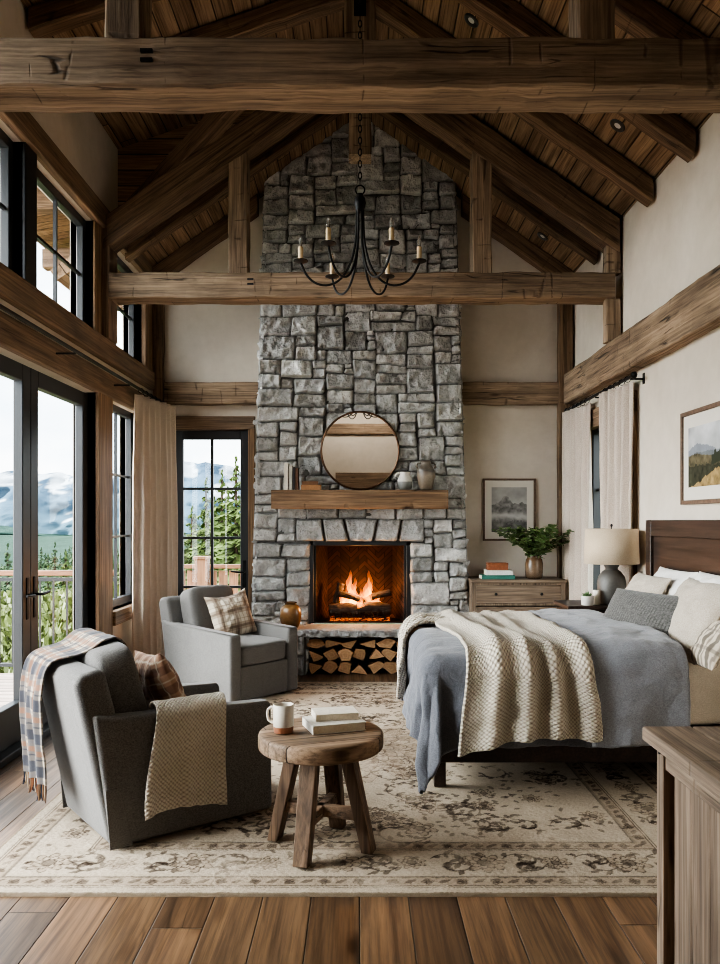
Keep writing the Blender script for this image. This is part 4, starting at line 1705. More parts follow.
A1 = math.radians(37.5)
c1 = Vector((math.cos(A1), math.sin(A1), 0))
l1 = Vector((-math.sin(A1), math.cos(A1), 0))
p_br, p_fr = Vector((-1.195, 3.82, 0)), Vector((-.50, 4.44, 0))
W1 = .86
ctr1 = p_br + c1 * .45 + l1 * (.405 * W1)
ctr1.z = Z0
chair1 = make_chair('armchair', 'grey slipcovered armchair seen from behind, draped with plaid and knitted throws', ctr1, A1)
chair1.scale = (1, W1, 1)
A2 = math.radians(-40)
c2 = Vector((math.cos(A2), math.sin(A2), 0))
l2 = Vector((-math.sin(A2), math.cos(A2), 0))
F1 = Vector((-1.10, 6.80, 0))
ctr2 = F1 - c2 * .45 + l2 * .41
ctr2.z = Z0
chair2 = make_chair('armchair', 'grey armchair facing the room beside the hearth with one plaid cushion', ctr2, A2)


def cw(ctr, A, p):
    """chair local to world"""
    return Vector(ctr) + Matrix.Rotation(A, 3, 'Z') @ Vector(p)


DK, BR, CR = srgb(92, 74, 62), srgb(126, 104, 86), srgb(206, 194, 174)
pl1 = plaid(CR, [(0, .15, .0, .034, BR, .55), (1, .15, .02, .034, BR, .55), (0, .15, .0, .012, DK, .6), (1, .15, .02, .012, DK, .6), (0, .15, .075, .005, DK, .45), (1, .15, .085, .005, DK, .45)])
o = pillow('throw_pillow', .46, .44, .17, M_vfab, seed=2, colf=pl1, sag=.03, n=60)
tag(o, 'cream and brown plaid cushion on the far armchair', 'pillow')
R2 = Matrix.Rotation(A2, 3, 'Z')
place(o, cw(ctr2, A2, (-.085, .06, .70)), R2 @ Vector((.12, 1, .12)), R2 @ Vector((-.38, -.1, 1)))
pl2 = plaid(srgb(158, 126, 104), [(0, .11, 0, .022, srgb(86, 56, 46), .6), (1, .11, 0, .022, srgb(86, 56, 46), .6), (0, .11, .05, .004, CR, .7), (1, .11, .05, .004, CR, .7)])
o = pillow('throw_pillow', .42, .42, .16, M_vfab, seed=5, colf=pl2, n=60, sag=.02)
tag(o, 'rust brown plaid cushion tucked in the near armchair behind the knitted throw', 'pillow')
R1 = Matrix.Rotation(A1, 3, 'Z')
place(o, cw(ctr1, A1, (-.06, -.06, .695)), R1 @ Vector((.1, 1, -.1)), R1 @ Vector((-.42, 0, 1)))

# ------------------------------------------------------------------ throws


def polypath(pts, step):
    """resample a rounded polyline; returns points and cumulative length"""
    pts = [np.array(p, float) for p in pts]
    for _ in range(3):      # Chaikin
        q = [pts[0]]
        for a, b in zip(pts[:-1], pts[1:]):
            q += [a * .75 + b * .25, a * .25 + b * .75]
        q.append(pts[-1])
        pts = q
    L = [0]
    for a, b in zip(pts[:-1], pts[1:]):
        L.append(L[-1] + np.linalg.norm(b - a))
    n = int(L[-1] / step) + 1
    s = np.linspace(0, L[-1], n)
    arr = np.array(pts)
    out = np.stack([np.interp(s, L, arr[:, k]) for k in range(arr.shape[1])], -1)
    tg = np.gradient(out, axis=0)
    tg /= np.linalg.norm(tg, axis=1)[:, None] + 1e-9
    return out, s, tg


# plaid throw over the back of the near armchair: path in chair (x, z), spread in y
th = thing('plaid_throw', 'navy, cream and rust plaid throw with fringe over the near armchair back', 'blanket', ctr1, A1)
th.scale = (1, W1, 1)
path = [(-.20, .66), (-.235, .86), (-.29, .965), (-.37, .972), (-.45, .905), (-.575, .888), (-.632, .85), (-.65, .70), (-.635, .45), (-.62, .25)]
pp, ss, tg = polypath(path, .007)
nrm = np.stack([-tg[:, 1], tg[:, 0]], -1)
nrm = -nrm if nrm[len(nrm) // 2, 1] < 0 and False else nrm
wv = np.linspace(0, 1, 90)
NAVY, RUST, CRM, GRY = srgb(40, 46, 60), srgb(132, 92, 68), srgb(186, 172, 152), srgb(86, 86, 90)
plf = plaid(CRM, [(0, .17, .03, .030, NAVY, .78), (1, .17, .03, .030, NAVY, .78), (0, .17, .105, .014, RUST, .7), (1, .17, .105, .014, RUST, .7), (0, .17, .14, .004, NAVY, .8), (1, .17, .14, .004, NAVY, .8), (1, .17, .075, .006, GRY, .5), (0, .17, .075, .006, GRY, .5)])
Pg = np.zeros((len(pp), 90, 3))
Cg = np.zeros((len(pp), 90, 3))
top_i = int(np.argmax(pp[:, 1]))
for i in range(len(pp)):
    back = clamp((ss[i] - ss[top_i]) / .5)
    y_l = .40 + .015 * back
    y_r = -.04 + .10 * back - .08 * (1 - back) * (1 if i > top_i else .6)
    for j, w_ in enumerate(wv):
        y = y_l + (y_r - y_l) * w_
        hang = clamp((ss[i] - ss[top_i] - .2) / .45)
        d = .012 + hang * (.018 * math.sin(w_ * 15 + .6) + .012 * math.sin(w_ * 29 + 2)) + .008 * fbm(w_ * 4, ss[i] * 4, 2, 3)
        d = max(d, .006)
        nx_, nz_ = nrm[i]
        if nz_ * 0 + (pp[i, 0] * nx_ + (pp[i, 1] - .5) * nz_) < -.0 and i < 0:
            nx_, nz_ = -nx_, -nz_
        Pg[i, j] = (pp[i, 0] - abs(d) * (1 if i > top_i else -.3), y, pp[i, 1] + (.012 if abs(i - top_i) < 60 else 0) * math.exp(-((i - top_i) / 40.0) ** 2) + .006 * fbm(w_ * 5, ss[i] * 5, 9))
        Cg[i, j] = plf(w_ * .42, ss[i])
gridobj('blanket_body', Pg, M_vfab, th, col=Cg, solid=.009)
mb = MB()
cl = []
r_ = random.Random(4)
for k in range(56):
    w_ = (k + .5) / 56
    j = min(89, int(w_ * 89))
    p = Vector(Pg[-1, j])
    ln = r_.uniform(.06, .09)
    sw = r_.uniform(-.012, .012)
    n0 = len(mb.v)
    mb.tube([p + Vector((0, 0, .006)), p + Vector((r_.uniform(-.006, .006), sw * .5, -ln * .5)), p + Vector((r_.uniform(-.012, .004), sw, -ln))], [.0042, .0046, .003], 5)
    c_ = [NAVY, RUST, CRM, BR, DK][r_.randrange(5)]
    cl += [(c_[0] * .8, c_[1] * .75, c_[2] * .7, 1)] * (len(mb.v) - n0)
mb.c = cl
tag_ = obj('fringe', mb, M_vfab, th, smooth=60)
tag_['kind'] = 'stuff'

# knitted throw over the right arm of the near chair
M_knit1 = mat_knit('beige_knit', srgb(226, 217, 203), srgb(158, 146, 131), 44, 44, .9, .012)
path = [(-.275, .53), (-.272, .60), (-.285, .655), (-.345, .672), (-.405, .655), (-.432, .60), (-.438, .40), (-.445, .13)]
pp, ss, tg = polypath(path, .009)
n2_ = 70
Pg = np.zeros((len(pp), n2_, 3))
UV = np.zeros((len(pp), n2_, 2))
for i in range(len(pp)):
    f = ss[i] / ss[-1]
    for j in range(n2_):
        w_ = j / (n2_ - 1)
        spread = .19 + .03 * clamp((f - .4) * 2)
        x = -.02 + (w_ - .5) * 2 * spread + .012 * math.sin(f * 6) - .05 * f
        fold = clamp((f - .42) * 2.2) * (.020 * math.sin(w_ * 13 + .5) + .012 * math.sin(w_ * 27 + 1))
        topw = .006 * fbm(w_ * 4, f * 4, 5)
        zed = pp[i, 1] + topw + (.035 * math.sin(w_ * 4.2) * clamp((f - .5) * 2)) * .6
        Pg[i, j] = (x, pp[i, 0] - max(-.002, fold), zed)
        UV[i, j] = (w_ * .44, ss[i])
kt = gridobj('knitted_throw', Pg, M_knit1, uv=UV, solid=.014)
kt.location = ctr1
kt.rotation_euler = (0, 0, A1)
kt.scale = (1, W1, 1)
tag(kt, 'beige knitted throw hanging over the arm of the near armchair', 'blanket')

# ------------------------------------------------------------------ round side table
TX, TY = -.19, 3.90
tb = thing('side_table', 'round rustic wooden side table with splayed legs on the rug', 'table', (TX, TY, Z0), math.radians(20))
mb = MB()
R = .305
prof = [(0, .475)] + [(R * k / 6, .475) for k in range(1, 6)] + [(R - .012, .475), (R - .003, .483), (R, .50), (R, .538), (R - .004, .55), (R - .012, .556)] + [(R * k / 8, .557) for k in range(7, 0, -1)] + [(0, .557)]
mb.lathe(prof, 96)
M_tt = mat_planks('table_top_boards', srgb(150, 128, 106), srgb(96, 77, 61), .102, 3.0, .6, .5, gapw=.012, knots=.4, spec=.25)
obj('table_top', mb, M_tt, tb, smooth=35)
legs = []
for k, a in enumerate((52, 142, 232, 322)):
    a = math.radians(a)
    d = Vector((math.cos(a), math.sin(a), 0))
    tp, bt = d * .135 + Vector((0, 0, .476)), d * .245 + Vector((0, 0, 0.0))
    mb = MB()
    s_ = Vector((-d.y, d.x, 0))
    vs = []
    for p, ww, dd in ((bt, .038, .028), (tp, .042, .032)):
        for (sa, sb) in ((-1, -1), (1, -1), (1, 1), (-1, 1)):
            vs.append(p + s_ * (sa * ww) + d * (sb * dd))
    mb.add(vs, [(3, 2, 1, 0), (4, 5, 6, 7), (0, 1, 5, 4), (1, 2, 6, 5), (2, 3, 7, 6), (3, 0, 4, 7)])
    obj('leg', mb, M_tablez, tb, bevel=.005)
for a in (52, 142):
    a = math.radians(a)
    Rm = Matrix.Rotation(a, 4, 'Z')
    mb = MB().box(-.20, .20, -.021, .021, .145, .20, Rm)
    obj('stretcher', mb, M_table, tb, bevel=.004)
obj('under_block', MB().box(-.15, .15, -.04, .04, .445, .476, Matrix.Rotation(math.radians(52), 4, 'Z')).box(-.15, .15, -.04, .04, .445, .4755, Matrix.Rotation(math.radians(142), 4, 'Z')), M_table, tb)
TZ = Z0 + .5585
# mug
mg = thing('mug', 'speckled white mug with bare terracotta base on the side table', 'mug', (at(283.5, 3.86), 3.86, TZ), math.radians(160))
prof = [(.030, 0), (.046, .004), (.049, .03), (.05, .135), (.047, .137), (.0445, .134), (.0435, .02), (0, .015)]
Mm = mat_glaze('speckled_mug', [(0, srgb(132, 80, 54)), (.235, srgb(138, 86, 58)), (.25, srgb(196, 186, 172)), (1, srgb(206, 198, 184))], .4, n=60, namp=.02)
obj('mug_body', MB().lathe(prof, 48), Mm, mg, smooth=60)
obj('mug_handle', MB().tube([(.046, 0, .115), (.065, 0, .118), (.083, 0, .105), (.087, 0, .08), (.08, 0, .055), (.064, 0, .043), (.046, 0, .045)], .0065, 8), mat_plain('mug_glaze', srgb(198, 188, 174), .4, nscale=60), mg, smooth=60)
book('large white book lying under another on the side table', srgb(206, 200, 190), (at(334, 3.95), 3.95, TZ), .27, .2, .042, .33)
book('smaller cream book lying on top of the large white book', srgb(214, 206, 190), (at(335, 3.99), 3.99, TZ + .0425), .215, .15, .034, .22)

# ------------------------------------------------------------------ dresser behind the bed
dr = thing('dresser', 'grey oak chest of drawers against the rear wall right of the chimney', 'dresser', (1.665, 8.62, 0))
obj('top_board', MB().box(-.50, .50, -.245, .245, .94, .975), M_dresser, dr, bevel=.006)
mb = MB()
for sx_ in (-1, 1):
    mb.box(sx_ * .47 - .02, sx_ * .47 + .02, -.225, .23, 0, .94)
mb.box(-.45, .45, .20, .23, .08, .94)
for z in (.915, .70, .475, .25, .03):
    mb.box(-.452, .452, -.222, .2, z, z + .025)
obj('carcass', mb, M_dresserz, dr, bevel=.003)
for z in (.728, .503, .278, .06):
    d = obj('drawer', MB().box(-.445, .445, -.226, .15, z, z + .185 if z > .1 else z + .185), M_dresser, dr, bevel=.004)
    for sx_ in (-.24, .24):
        obj('knob', MB().lathe([(0, .028), (.012, .026), (.016, .016), (.007, .010), (.007, 0)], 16, (0, 0, 0), Matrix.Translation((sx_, -.226, z + .095)) @ Matrix.Rotation(PI / 2, 4, 'X')), M_iron, d, smooth=60)
DZ = .976
yy = 8.52
book('green book at the bottom of the dresser stack', srgb(52, 104, 92), (at(496.5, yy), yy, DZ), .24, .35, .042, PI / 2)
book('white book in the middle of the dresser stack', srgb(214, 210, 204), (at(498, yy), yy, DZ + .043), .2, .28, .05, PI / 2)
bx = thing('wooden_box', 'small rust brown box on top of the dresser book stack', 'box', (at(497, yy), yy, DZ + .0935))
Mbox = mat_plain('rust_leather', srgb(128, 74, 46), .55, 0, .4, 30, .2)
obj('box_body', MB().box(-.105, .105, -.075, .075, 0, .055), Mbox, bx, bevel=.004)
obj('box_lid', MB().box(-.108, .108, -.078, .078, .056, .076), Mbox, bx, bevel=.004)
yy = 8.50
vx = at(534, yy)
vs_ = thing('glass_vase', 'mottled brown glass vase holding green branches on the dresser', 'vase', (vx, yy, DZ))
Mv = mat_glaze('mottled_brown_glass', [(0, srgb(76, 60, 46)), (.4, srgb(112, 92, 74)), (.75, srgb(96, 74, 54)), (1, srgb(76, 52, 34))], .15, n=20, namp=.6)
obj('vase_body', MB().lathe([(.06, 0), (.085, .008), (.092, .04), (.094, .16), (.086, .205), (.072, .225), (.072, .245), (.066, .245), (.066, .222), (.08, .2), (.086, .15), (.084, .03), (0, .02)], 40), Mv, vs_, smooth=60)


def leafy(name, lab, loc, stems, lsize, seed, mat, group=None, cat='plant', spread=.33, height=.42, per=13):
    t_ = thing(name, lab, cat, loc, 0, group)
    r = random.Random(seed)
    sm, lm = MB(), MB()
    cl = []
    for s in range(stems):
        a = 2 * PI * s / stems + r.uniform(-.3, .3)
        sp = spread * r.uniform(.35, 1.0)
        hh = height * r.uniform(.65, 1.0) * (1.1 - .35 * sp / spread)
        pts = []
        for i in range(9):
            q = i / 8
            pts.append(Vector((math.cos(a) * sp * q ** 1.4, math.sin(a) * sp * q ** 1.4 * .8, hh * (1.15 * q - .15 * q * q) - .02 * q ** 3)))
        sm.tube(pts, [.004 - .0028 * i / 8 for i in range(9)], 5)
        for k in range(per):
            q = .22 + .78 * k / (per - 1)
            i = min(7, int(q * 8))
            p = pts[i].lerp(pts[i + 1], q * 8 - i)
            for _ in range(2):
                b = r.uniform(0, 2 * PI)
                d = Vector((math.cos(b), math.sin(b), r.uniform(-.1, 1.0))).normalized()
                L = lsize * r.uniform(.65, 1.2)
                W = L * .32
                side = d.cross(Vector((0, 0, 1))).normalized()
                up = side.cross(d)
                tw = r.uniform(-.6, .6)
                side = (side * math.cos(tw) + up * math.sin(tw)).normalized()
                up = side.cross(d)
                o0 = len(lm.v)
                g = r.uniform(.6, 1.35)
                for q2, ww in ((0, .12), (.25, .8), (.5, 1.0), (.75, .72), (1, .04)):
                    c0 = p + d * (L * q2) - Vector((0, 0, L * .18 * q2 * q2))
                    lm.v += [tuple(c0 - side * W * ww + up * W * .25 * ww), tuple(c0), tuple(c0 + side * W * ww + up * W * .25 * ww)]
                    for m_ in (1, .8, 1):
                        cl.append((.11 * g * m_ * r.uniform(.85, 1.15), .175 * g * m_, .055 * g * m_, 1))
                for q2 in range(4):
                    b0 = o0 + q2 * 3
                    lm.f += [(b0, b0 + 1, b0 + 4, b0 + 3), (b0 + 1, b0 + 2, b0 + 5, b0 + 4)]
    obj('stem', sm, mat_plain('green_stem', srgb(78, 74, 44), .7), t_, smooth=60)
    lm.c = cl
    obj('foliage', lm, mat, t_, smooth=60)
    return t_


M_leaf = mat_vcol('leaf_green', .5, 90, .1, spec=.4)
leafy('leafy_branches', 'bunch of dark green leafy branches in the brown glass vase', (vx, yy, DZ + .16), 30, .07, 8, M_leaf, spread=.42, height=.50, per=18)


# ------------------------------------------------------------------ pictures
def picture(name, lab, w, h, fw, mat_in, art, cs, M):
    t_ = thing(name, lab, 'picture')
    t_.matrix_world = M
    Mf = mat_plain('frame_wood', srgb(98, 78, 63), .55, 0, .4, 40, .25)
    mb = MB()
    mb.box(-w / 2, -w / 2 + fw, -h / 2, h / 2, 0, .028).box(w / 2 - fw, w / 2, -h / 2, h / 2, 0, .028)
    mb.box(-w / 2 + fw, w / 2 - fw, -h / 2, -h / 2 + fw, 0, .028).box(-w / 2 + fw, w / 2 - fw, h / 2 - fw, h / 2, 0, .028)
    obj('frame', mb, Mf, t_, bevel=.003)
    obj('mat_board', MB().box(-w / 2 + fw * .6, w / 2 - fw * .6, -h / 2 + fw * .6, h / 2 - fw * .6, .004, .012), mat_plain('mat_board', srgb(208, 202, 190), .9), t_)
    aw, ah = w - 2 * fw - 2 * mat_in[0], h - 2 * fw - 2 * mat_in[1]
    nx, ny = int(aw / cs), int(ah / cs)
    C = art(nx, ny)
    xs, ys = np.linspace(-aw / 2, aw / 2, nx), np.linspace(-ah / 2, ah / 2, ny)
    X, Yv = np.meshgrid(xs, ys, indexing='ij')
    gridobj('print', np.stack([X, Yv, np.full_like(X, .0135)], -1), mat_vcol('art_print', .8, 200, .02), t_, col=C)
    return t_


def art_lake(nx, ny):
    u = np.linspace(0, 1, nx)[:, None] * np.ones((1, ny))
    v = np.ones((nx, 1)) * np.linspace(0, 1, ny)[None, :]
    n = npnoise(nx, ny, 5, 5)
    n2 = npnoise(nx, ny, 14, 6)
    g = .44 - .12 * v + .06 * n
    ridge = (.62 + .20 * np.exp(-((u - .38) / .2) ** 2) + .05 * npnoise(nx, ny, 9, 8)[:, :1])
    g = np.where(v < ridge, .17 + .09 * n2 + .16 * np.clip((v - .5) * 1.6, 0, 1), g)
    band = np.exp(-((v - .36 - .04 * n) / .07) ** 2)
    g = g * (1 - .7 * band) + .40 * band
    g = np.where(v < .22 + .05 * n2, .10 + .05 * n2 + .08 * np.abs(n), g)
    g = np.clip(g, .03, .8)
    return np.stack([g * 1.03, g, g * .94], -1)


def art_hills(nx, ny):
    u = np.linspace(0, 1, nx)[:, None] * np.ones((1, ny))
    v = np.ones((nx, 1)) * np.linspace(0, 1, ny)[None, :]
    n = npnoise(nx, ny, 5, 15)
    n2 = npnoise(nx, ny, 22, 16)
    rr = npnoise(nx, ny, 10, 18)[:, :1]
    C = np.zeros((nx, ny, 3))
    sky = .42 + .22 * n * v + .1 * (v - .5)
    C[:] = sky[..., None] * np.array([1.0, 1.01, 1.02])

    def layer(h, col, amp):
        m = v < h
        t_ = (1 + amp * n2)[..., None] * np.array(col)
        C[m] = t_[m]
    layer(.64 + .06 * rr + .05 * np.sin(u * 9), (.20, .215, .24), .1)
    layer(.55 + .05 * rr, (.13, .14, .15), .2)
    layer(.50 + .04 * np.sin(u * 7 + 1) + .03 * rr, (.10, .085, .05), .5)
    layer(.36 + .06 * n2, (.035, .035, .022), .5)
    layer(-.05 + .62 * u + .04 * n2, (.26, .18, .075), .5)
    m = (v > .2 + .3 * u) & (v < .30 + .45 * u + .05 * n2) & (u > .42)
    C[m] = np.array((.03, .035, .022))
    return np.clip(C, .01, .9)


# rear wall: faces -y
Mr = Matrix(((1, 0, 0, (1.36 + 1.95) / 2), (0, 0, -1, YR - .002), (0, 1, 0, 1.715), (0, 0, 0, 1)))
picture('picture_frame', 'framed grey misty mountain lake print above the dresser', .585, .69, .022, (.075, .075), art_lake, .004, Mr)
# right wall: faces -x ; local x -> -y (toward the viewer)
yc0 = XR * F / (684 - 360)
Mr = Matrix(((0, 0, -1, XR - .002), (-1, 0, 0, yc0 - .56), (0, 1, 0, 2.04), (0, 0, 0, 1)))
picture('picture_frame', 'framed brown hillside landscape print on the right wall above the headboard', 1.12, .66, .03, (.085, .09), art_hills, .005, Mr)
# ------------------------------------------------------------------ cabinet at the right front
cb_ = thing('cabinet', 'weathered plank cabinet at the lower right corner in front of the bed', 'cabinet', (.93, 2.64, 0))
CT = 1.6 - 206 * 2.64 / F
mb = MB()
for k in range(4):
    mb.box(.0 + .165 * k, .162 + .165 * k, -1.6, .0, CT - .045, CT)
obj('top_board', mb, M_cab, cb_, bevel=.006)
for y in (-.065, -1.585):
    for x in (.045, .56):
        obj('upright', MB().box(x, x + .06, y, y + .055, 0, CT - .046), M_cabz, cb_, bevel=.004)
obj('side_rail', MB().box(.052, .09, -1.53, -.065, CT - .125, CT - .046), M_cab, cb_, bevel=.004)
obj('side_rail', MB().box(.052, .09, -1.53, -.065, .06, .16), M_cab, cb_, bevel=.004)
mb = MB()
n = 11
for k in range(n):
    a = -1.52 + 1.44 * k / n
    mb.box(.075, .10, a + .0015, a + 1.44 / n - .0015, .10, CT - .10)
obj('side_panel', mb, M_cabz, cb_, bevel=.0025)
obj('back_panel', MB().box(.10, .57, -.035, -.015, .06, CT - .046), M_cabz, cb_)
obj('bottom_board', MB().box(.09, .6, -1.55, -.04, .08, .11), M_cab, cb_)
obj('peg', MB().lathe([(.007, 0), (.007, .004), (0, .005)], 12, (0, 0, 0), Matrix.Translation((.045, -.038, CT - .075)) @ Matrix.Rotation(-PI / 2, 4, 'Y')), M_iron, cb_)

# ------------------------------------------------------------------ bed
BX0, BX1, BYN, BYF, BZ = .46, 2.28, 4.76, 6.25, .765
bed = thing('bed', 'dark walnut bed with tall panelled headboard against the right wall', 'bed', ((BX0 + BX1) / 2, (BYN + BYF) / 2, Z0))
cx_, cy_ = (BX0 + BX1) / 2, (BYN + BYF) / 2


def L_(x0, x1, y0, y1, z0, z1):
    return MB().box(x0 - cx_, x1 - cx_, y0 - cy_, y1 - cy_, z0, z1)


obj('side_rail', L_(BX0, 2.27, BYN - .02, BYN + .03, .145, .36), M_walnut, bed, bevel=.006)
obj('side_rail', L_(BX0, 2.27, BYF - .03, BYF + .02, .145, .36), M_walnut, bed, bevel=.006)
obj('foot_rail', L_(BX0 - .03, BX0 + .02, BYN - .02, BYF + .02, .145, .36), M_walnut, bed, bevel=.006)
for x in (BX0 - .02, 2.18):
    for y in (BYN - .015, BYF - .055):
        obj('leg', L_(x, x + .07, y, y + .07, 0, .16), M_walnut, bed, bevel=.005)
obj('slat_base', L_(BX0 + .02, 2.27, BYN + .03, BYF - .03, .30, .34), M_walnut, bed)
hb = obj('headboard', L_(2.29, 2.335, 4.62, 6.33, .0, 1.52), M_walnut, bed, bevel=.004)
mb = MB()
for a in ((4.60, 4.70, 0, 1.585), (6.24, 6.35, 0, 1.585), (4.70, 6.24, 1.46, 1.585), (4.70, 6.24, .55, .66)):
    mb.box(2.265 - cx_, 2.345 - cx_, a[0] - cy_, a[1] - cy_, a[2], a[3])
obj('headboard_frame', mb, M_walnut, bed, bevel=.006)
M_sheet = mat_fabric('beige_sheet', srgb(230, 219, 203), srgb(208, 196, 179), 300, .15, wr=.2)
ma = thing('mattress', 'mattress under a beige fitted sheet on the walnut bed', 'mattress', (cx_ - .01, cy_, Z0))
mb = MB().soft(.90, .74, .215, .16, 80, 24, Matrix.Translation((0.0, 0, .555)))
obj('fitted_sheet', mb, M_sheet, ma, smooth=179)


def drape(a, b, off=0.0, r=.11, amp=.018, kf=11.0, seed=0.0, flare=.10, x0=None):
    X0 = (BX0 - .0) if x0 is None else x0
    ex = max(0.0, X0 - a)
    en, ef = max(0.0, BYN - b), max(0.0, b - BYF)
    ey = en - ef
    d = math.hypot(ex, ey)
    px, py = max(a, X0), min(max(b, BYN), BYF)
    crown = (1 - ((py - cy_) / .76) ** 4) * .035
    q = fbm(px * 2.2 + seed, py * 2.2, seed, 3) * .012 + fbm(px * 5 + seed, py * 3, seed + 4, 4) * .012 - abs(noise.noise(Vector((px * 7 + py * 3, py * 4 - px * 2, seed)))) * .014
    zt = BZ + .045 + crown + q
    if d < 1e-6:
        return (px, py, zt + off)
    ux, uy = -ex / d, -ey / d
    lim = r * PI / 2
    if d < lim:
        th_ = d / r
        out, down = r * math.sin(th_), r * (1 - math.cos(th_))
        no, nz = math.sin(th_), math.cos(th_)
    else:
        e = d - lim
        tan = px * 1.0 if ex < 1e-6 else (py if abs(ey) < 1e-6 else (X0 + BYN + math.atan2(abs(ey), ex) * .35))
        f = amp * clamp(e / .25) * (math.sin(tan * kf + seed) + .6 * math.sin(tan * kf * 2.3 + 1 + seed)) + .02 * fbm(tan * 3, e * 3, seed, 3) * clamp(e / .2) - abs(noise.noise(Vector((tan * 6 + e * 4, e * 5 - tan * 2, seed)))) * .022
        out, down = r + flare * e + f, r + e * .985
        no, nz = 1.0, 0.0
    out += off * no
    wz = max(zt - down + off * nz, Z0 + .012)
    return (px + ux * out, py + uy * out, wz)


def cloth(name, a0, a1, b0, b1, step, mat, parent, off, solid, fa=None, uv=True, **kw):
    na, nb = int(abs(a1 - a0) / step) + 1, int(abs(b1 - b0) / step) + 1
    P = np.zeros((na, nb, 3))
    UV = np.zeros((na, nb, 2))
    for i in range(na):
        for j in range(nb):
            a, b = a0 + (a1 - a0) * i / (na - 1), b0 + (b1 - b0) * j / (nb - 1)
            UV[i, j] = (a, b)
            if fa:
                a, b, o2 = fa(a, b, i / (na - 1), j / (nb - 1))
            else:
                o2 = 0
            P[i, j] = drape(a, b, off + o2, **kw)
    return gridobj(name, P, mat, parent, uv=UV, solid=solid)


M_duvet = mat_fabric('blue_grey_linen', srgb(106, 108, 115), srgb(83, 85, 92), 260, .2, wr=.55, sheen=.25)
M_duvet2 = mat_fabric('blue_grey_linen_light', srgb(136, 138, 145), srgb(112, 114, 121), 260, .2, wr=.5, sheen=.25)
du = thing('duvet', 'blue grey linen duvet spread over the bed with its corner touching the rug', 'bedding', (0, 0, 0))


def fd(a, b, s, t_):
    # straight hem with a soft wave; longer drop at the near foot corner
    o2 = 0.006 * math.sin(a * 9) * math.sin(b * 7)
    if b < BYN:
        b = BYN - (BYN - b) * (1 + .24 * clamp((BX0 + .14 - a) / .28))
    return a, b, o2


cloth('duvet_body', BX0 - .56, 1.87, BYN - .585, BYF + .45, .014, M_duvet, du, 0.0, .022, fd, amp=.026, kf=9)
def ff(a, b, s, t_):
    puff = .020 * math.sin(PI * clamp((a - 1.32) / .56)) ** .5 + .012 * fbm(a * 5, b * 4, 2, 3)
    sk = .05 * (b - cy_) * 0.0
    return a - .0 - .12 * clamp((b - BYN) / 1.5), b, puff
cloth('turned_back_section', 1.32, 1.885, BYN - .565, BYF + .40, .013, M_duvet2, du, .045, .04, ff, amp=.022, kf=8, seed=3)['label'] = 'lighter turned back top of the duvet'

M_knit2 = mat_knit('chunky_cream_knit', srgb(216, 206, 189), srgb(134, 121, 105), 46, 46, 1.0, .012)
kb = thing('knitted_blanket', 'chunky cream knitted blanket spread across the foot of the bed', 'blanket', (0, 0, 0))


def fk(a, b, s, t_):
    hang = clamp((BYN + .25 - b) / .6)
    g = a + .10 * clamp((BYF - b) / 1.5) + (a - .86) * .10 * hang + .03 * math.sin(b * 4 + a * 3)
    ph = a * 2 * PI / .19 + 1.3 * math.sin(a * 7.0) + .7 * math.sin(b * 2.3)
    fo = .5 + .5 * math.sin(ph)
    rip = (.026 + .040 * hang) * fo ** 2.0 + .018 * math.sin(a * 2 * PI / .43 + 2 + b * 1.5)
    rip *= .6 + .4 * clamp((BYF + .1 - b) / .8)
    end = (.10 * (s - .35) + .02 * math.sin(a * 9)) * hang
    return g, b + end + (.06 * math.sin(a * 9) if b > BYF - .3 else 0), max(rip + .014, -.004)


cloth('blanket_body', .51, 1.20, BYN - .56, BYF + .06, .011, M_knit2, kb, .035, .022, fk, amp=.004, kf=9, seed=1, flare=.12)
# corner of the blanket hanging over the foot end
na, nb = 100, 34
P = np.zeros((na, nb, 3))
UV = np.zeros((na, nb, 2))
for i in range(na):
    s = i / (na - 1)
    for j in range(nb):
        w_ = j / (nb - 1) * 2 - 1
        ac = .80 + (BX0 - .50 - .80) * s
        bc = 5.98 - .40 * s - .12 * s * s
        hw_ = .34 - .22 * s ** .7
        b = bc + w_ * hw_
        a = ac + .10 * w_ * (1 - s)
        rip = .020 * math.sin(w_ * 7 + 2 * s) + .012
        P[i, j] = drape(a, b, .028 + max(rip, 0), amp=.006, seed=1, flare=.13)
        UV[i, j] = (a, b)
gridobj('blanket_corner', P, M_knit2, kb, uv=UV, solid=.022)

# pillows
M_cream = mat_fabric('oatmeal_linen', srgb(190, 180, 166), srgb(160, 149, 134), 300, .3, wr=.2)
M_greyp = mat_fabric('charcoal_tweed', srgb(108, 104, 100), srgb(66, 63, 60), 200, .4)
PZ = BZ + .02


def bedpillow(lab, w, h, t, mat, c, lean, yaw=0.0, seed=0, roll=0.0, colf=None, n=40, **kw):
    o = pillow('pillow', w, h, t, mat, seed=seed, colf=colf, n=n, **kw)
    Rz = Matrix.Rotation(yaw, 3, 'Z')
    wd = Rz @ Vector((0, -1, roll))
    hd = Rz @ Vector((lean, 0, 1))
    place(o, c, wd, hd)
    return tag(o, lab, 'pillow')


